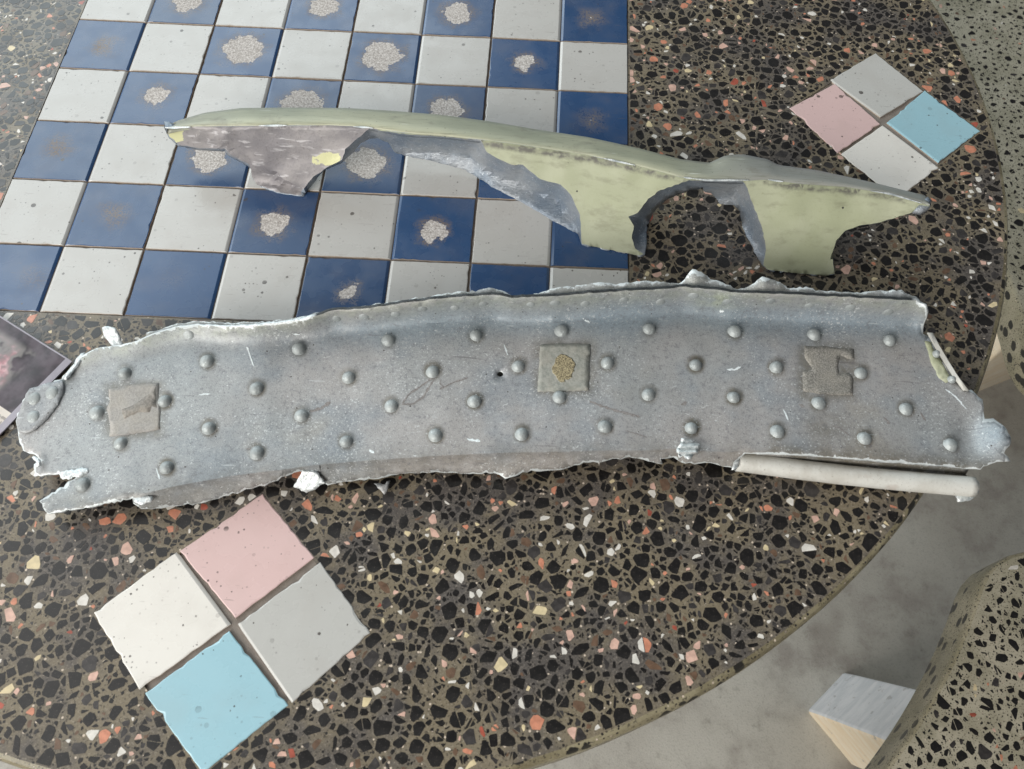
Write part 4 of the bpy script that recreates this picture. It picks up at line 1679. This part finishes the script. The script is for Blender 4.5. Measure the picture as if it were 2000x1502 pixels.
tb = obj('rolled_tube', V, F, [M_TUBE, M_BARE], plate, smooth=60)
s_ = tb.modifiers.new('thickness', 'SOLIDIFY')
s_.thickness = 0.001
s_.offset = -1
s_.material_offset_rim = 1
torn_tab([(1866, 960), (1888, 962), (1902, 942), (1912, 945), (1909, 966), (1893, 978), (1872, 979)], lambda x, y: 0.006, 72)
torn_tab([(1436, 886), (1446, 884), (1444, 900), (1440, 914), (1430, 917), (1436, 900)], lambda x, y: 0.013, 73)
# web that ties the tube to the sheet
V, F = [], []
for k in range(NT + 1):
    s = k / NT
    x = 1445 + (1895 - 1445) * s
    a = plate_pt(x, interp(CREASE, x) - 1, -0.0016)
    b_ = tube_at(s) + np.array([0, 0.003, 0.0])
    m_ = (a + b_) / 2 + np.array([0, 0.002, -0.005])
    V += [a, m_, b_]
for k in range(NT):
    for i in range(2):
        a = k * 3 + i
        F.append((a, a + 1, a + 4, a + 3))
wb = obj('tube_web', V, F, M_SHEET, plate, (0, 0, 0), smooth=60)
vattr(wb, 'grime_and_shade', [0.9] * len(V))  # shadow of the gap between sheet and tube put into the colour
s_ = wb.modifiers.new('thickness', 'SOLIDIFY')
s_.thickness = 0.001

# ------------------------------------------------------------------ broken rib behind the plate
CR = [(320, 250), (400, 247), (550, 245), (650, 245), (720, 249), (780, 259), (850, 264), (945, 273), (1050, 288), (1150, 303), (1250, 325), (1330, 346), (1380, 352), (1450, 352), (1500, 351),
      (1560, 359), (1650, 365), (1740, 379), (1790, 394), (1817, 402)]
BK = [(320, 250), (345, 236), (400, 220), (470, 211), (560, 210), (680, 211), (760, 216), (860, 224), (950, 236), (1050, 253), (1150, 268), (1250, 290), (1330, 311), (1385, 318), (1418, 303), (1450, 301),
      (1500, 311), (1520, 322), (1600, 333), (1700, 355), (1760, 370), (1812, 383), (1819, 398)]
ZC = 0.044


def rib_zc(x):
    return ZC * float(np.interp(x, [320, 500, 1000, 1500, 1700, 1817], [0.80, 0.95, 1.0, 1.0, 0.97, 0.9]))


def rib_yg(x):
    return float(np.interp(x, [320, 590, 1200, 1560, 1817], [352, 384, 494, 538, 560]))


def rib_z(x, y):
    yc = interp(CR, x)
    yg = rib_yg(x)
    zc = rib_zc(x)
    t = (yg - y) / (yg - yc)
    return max(zc * t, 0.0012)


front = [(320, 250), (332, 268), (350, 283), (385, 289), (440, 291), (449, 302), (486, 321), (490, 330), (492, 345), (502, 361), (540, 375), (580, 381), (589, 380),
         (588, 374), (612, 345), (640, 326), (668, 312), (674, 291), (698, 270), (722, 251),
         (780, 261), (850, 266), (939, 274), (951, 297), (975, 311), (1000, 322), (1021, 322), (1038, 336), (1056, 350), (1094, 360), (1115, 381), (1133, 420), (1136, 476),
         (1160, 482), (1210, 492), (1250, 499), (1257, 496), (1241, 486), (1234, 465), (1238, 441), (1227, 423), (1245, 416), (1266, 388), (1290, 371), (1325, 360), (1346, 352),
         (1451, 354), (1460, 368), (1469, 395), (1487, 440), (1494, 470), (1496, 488), (1491, 518), (1500, 527), (1560, 534), (1612, 538), (1630, 535), (1627, 515), (1627, 490), (1633, 470),
         (1650, 451), (1680, 440), (1715, 435), (1750, 425), (1790, 412), (1816, 404)]
silh = [(320, 250), (330, 270), (348, 286), (385, 293), (440, 296), (449, 306), (484, 325), (490, 330), (492, 345), (502, 361), (540, 375), (580, 381), (592, 382), (606, 366), (632, 333), (665, 320),
        (690, 298), (705, 279), (722, 271), (738, 270), (758, 278), (770, 297), (790, 304), (846, 315), (909, 332), (954, 360), (1017, 392), (1070, 423), (1115, 448), (1129, 458), (1136, 478),
        (1160, 482), (1210, 492), (1252, 500), (1260, 497), (1263, 476), (1263, 440), (1280, 410), (1304, 389), (1325, 380), (1346, 371), (1364, 371), (1372, 365), (1375, 374), (1388, 377), (1400, 389),
        (1406, 399), (1433, 401), (1445, 413), (1451, 446), (1466, 470), (1478, 500), (1488, 519), (1500, 527), (1560, 534), (1612, 538), (1631, 536), (1628, 515), (1628, 490), (1634, 471),
        (1651, 452), (1681, 441), (1716, 436), (1750, 426), (1790, 413), (1817, 404)]
crease_rev = [(x, interp(CR, x)) for x in np.linspace(1812, 330, 150)]
sil_r = ragged(silh, 6, 0.5, 81)
outline = sil_r + crease_rev
fr_poly = front + [(x, interp(CR, x) - 0.5) for x in np.linspace(1812, 330, 150)]
fr_line = ragged(front, 7, 0.5, 82)
g = [(x + rr.uniform(-2, 2), y + rr.uniform(-2, 2)) for x in range(325, 1820, 11) for y in range(245, 540, 9)]
V2, F2 = cdt(outline, (), g, [fr_line], min_d=3.0)
SIL = np.array(sil_r)


def depth_back(x, y):
    """how far a fracture vertex lies behind the front face, metres of z along the ray"""
    if in_poly((x, y), fr_poly): return 0.0
    FL = np.array(fr_line)
    d0 = math.sqrt(np.min((FL[:, 0] - x) ** 2 + (FL[:, 1] - y) ** 2))
    return min(0.0007 * d0, 0.022)


V, isF = [], []
for x, y in V2:
    z = rib_z(x, y) - depth_back(x, y)
    z += 0.0006 * mnoise.noise((x * 0.02, y * 0.03, 5))
    # dent line of the scraped left end
    if x < 720 and y > 250:
        z += 0.0018 * math.exp(-((x - 445 - (y - 250) * -0.5) / 14) ** 2)
    if y > 318 + (x - 490) * 0.55 and x < 600:
        z -= 0.004
    V.append(at(x, y, max(z, 0.0012)))
fm = []
F = face_up(V, F2)
for f in F:
    cx = sum(V2[i][0] for i in f) / 3
    cy = sum(V2[i][1] for i in f) / 3
    if not in_poly((cx, cy), fr_poly): fm.append(2)
    elif cx < 735: fm.append(1)
    else: fm.append(0)
rib = empty('broken_metal_rib', at(1100, 430, 0.0))
tag(rib, 'broken pale green metal rib with arched cut-outs, lying across the chequerboard', 'metal rib')
web = obj('web', V, F, [M_PRIMER, M_MAUVE, M_FRACT], rib, (0, 0, 0), fm=fm, smooth=40)
scuff, prim = [], []
for x, y in V2:
    d = y - interp(CR, x)
    k = float(np.interp(x, [740, 950, 1240, 1330, 1480, 1560, 1740, 1800], [0.3, 1, 1, 0.6, 0.5, 0.95, 0.8, 0.3]))
    scuff.append(k * max(0.0, 1 - max(d - 4, 0) / 18.0) if d > 1 else 0.2)
    a = math.exp(-(((x - 638) / 34) ** 2 + ((y - 310 + (x - 638) * 0.1) / 15) ** 2))
    b_ = math.exp(-(((x - 345) / 16) ** 2 + ((y - 262) / 22) ** 2))
    prim.append(max(a, b_))
vattr(web, 'scuff', scuff)
vattr(web, 'primer', prim)
sd = web.modifiers.new('thickness', 'SOLIDIFY')
sd.thickness = 0.0035
sd.offset = -1
sd.material_offset_rim = 2

# flange along the top
NR = 160
V, F, gy = [], [], []
ROWN = 7
for i in range(NR + 1):
    s = i / NR
    x = 321 + (1816 - 321) * s
    yc, yk = interp(CR, x), interp(BK, x)
    for k in range(ROWN + 1):
        f = k / ROWN
        y = yc + (min(yk, yc - 0.8) - yc) * f
        z = rib_zc(x) + 0.0012 * math.sin(math.pi * min(f * 1.2, 1)) - 0.0085 * f ** 2.2
        z += 0.0003 * mnoise.noise((x * 0.02, f * 2, 7))
        V.append(at(x, y, z))
        gy.append(float(np.interp(x, [320, 480, 1300, 1480], [0.5, 0.1, 0.1, 0.85])) + (0.25 if f > 0.9 else 0))
for i in range(NR):
    for k in range(ROWN):
        a = i * (ROWN + 1) + k
        F.append((a, a + 1, a + ROWN + 2, a + ROWN + 1))
fl = obj('flange', V, face_up(V, F), [M_FLANGE, M_FRACT], rib, (0, 0, 0), smooth=50)
vattr(fl, 'grey', gy)
sd = fl.modifiers.new('thickness', 'SOLIDIFY')
sd.thickness = 0.004
sd.offset = -1
sd.material_offset_rim = 1

# bright scraped ridge where web and flange meet, in broken lengths
for k, (xa, xb) in enumerate(((322, 372), (505, 560), (690, 728), (1180, 1240), (1335, 1352), (1352, 1462), (1500, 1530), (1700, 1800))):
    V, F = [], []
    n = max(4, int((xb - xa) / 7))
    for i in range(n + 1):
        x = xa + (xb - xa) * i / n
        y = interp(CR, x)
        wd = (1.6 + 1.2 * abs(mnoise.noise((x * 0.1, k, 0)))) * math.sin(math.pi * (0.12 + 0.76 * i / n))
        V += [at(x, y + wd, rib_zc(x) + 0.0006), at(x, y - wd, rib_zc(x) + 0.0009), at(x, y - wd * 1.2, rib_zc(x) - 0.001), at(x, y + wd * 1.2, rib_zc(x) - 0.001)]
    for i in range(n):
        for c_ in range(3):
            a = i * 4 + c_
            F.append((a, a + 1, a + 5, a + 4))
    obj('scraped_ridge', V, face_up(V, F), M_BARE, rib, smooth=40)
# small broken ear at the right tip
V, F = [], []
ear = [(1796, 399), (1812, 384), (1819, 392), (1817, 404), (1800, 412), (1788, 408)]
V2, F2 = cdt(ragged(ear, 5, 0.7, 91, True), (), (), min_d=0)
V = [at(x, y, 0.039 + 0.0006 * mnoise.noise((x, y, 0))) for x, y in V2]
e_ = obj('broken_tip', V, face_up(V, F2), M_FRACT, rib, smooth=30)
s_ = e_.modifiers.new('thickness', 'SOLIDIFY')
s_.thickness = 0.004
s_.offset = -1
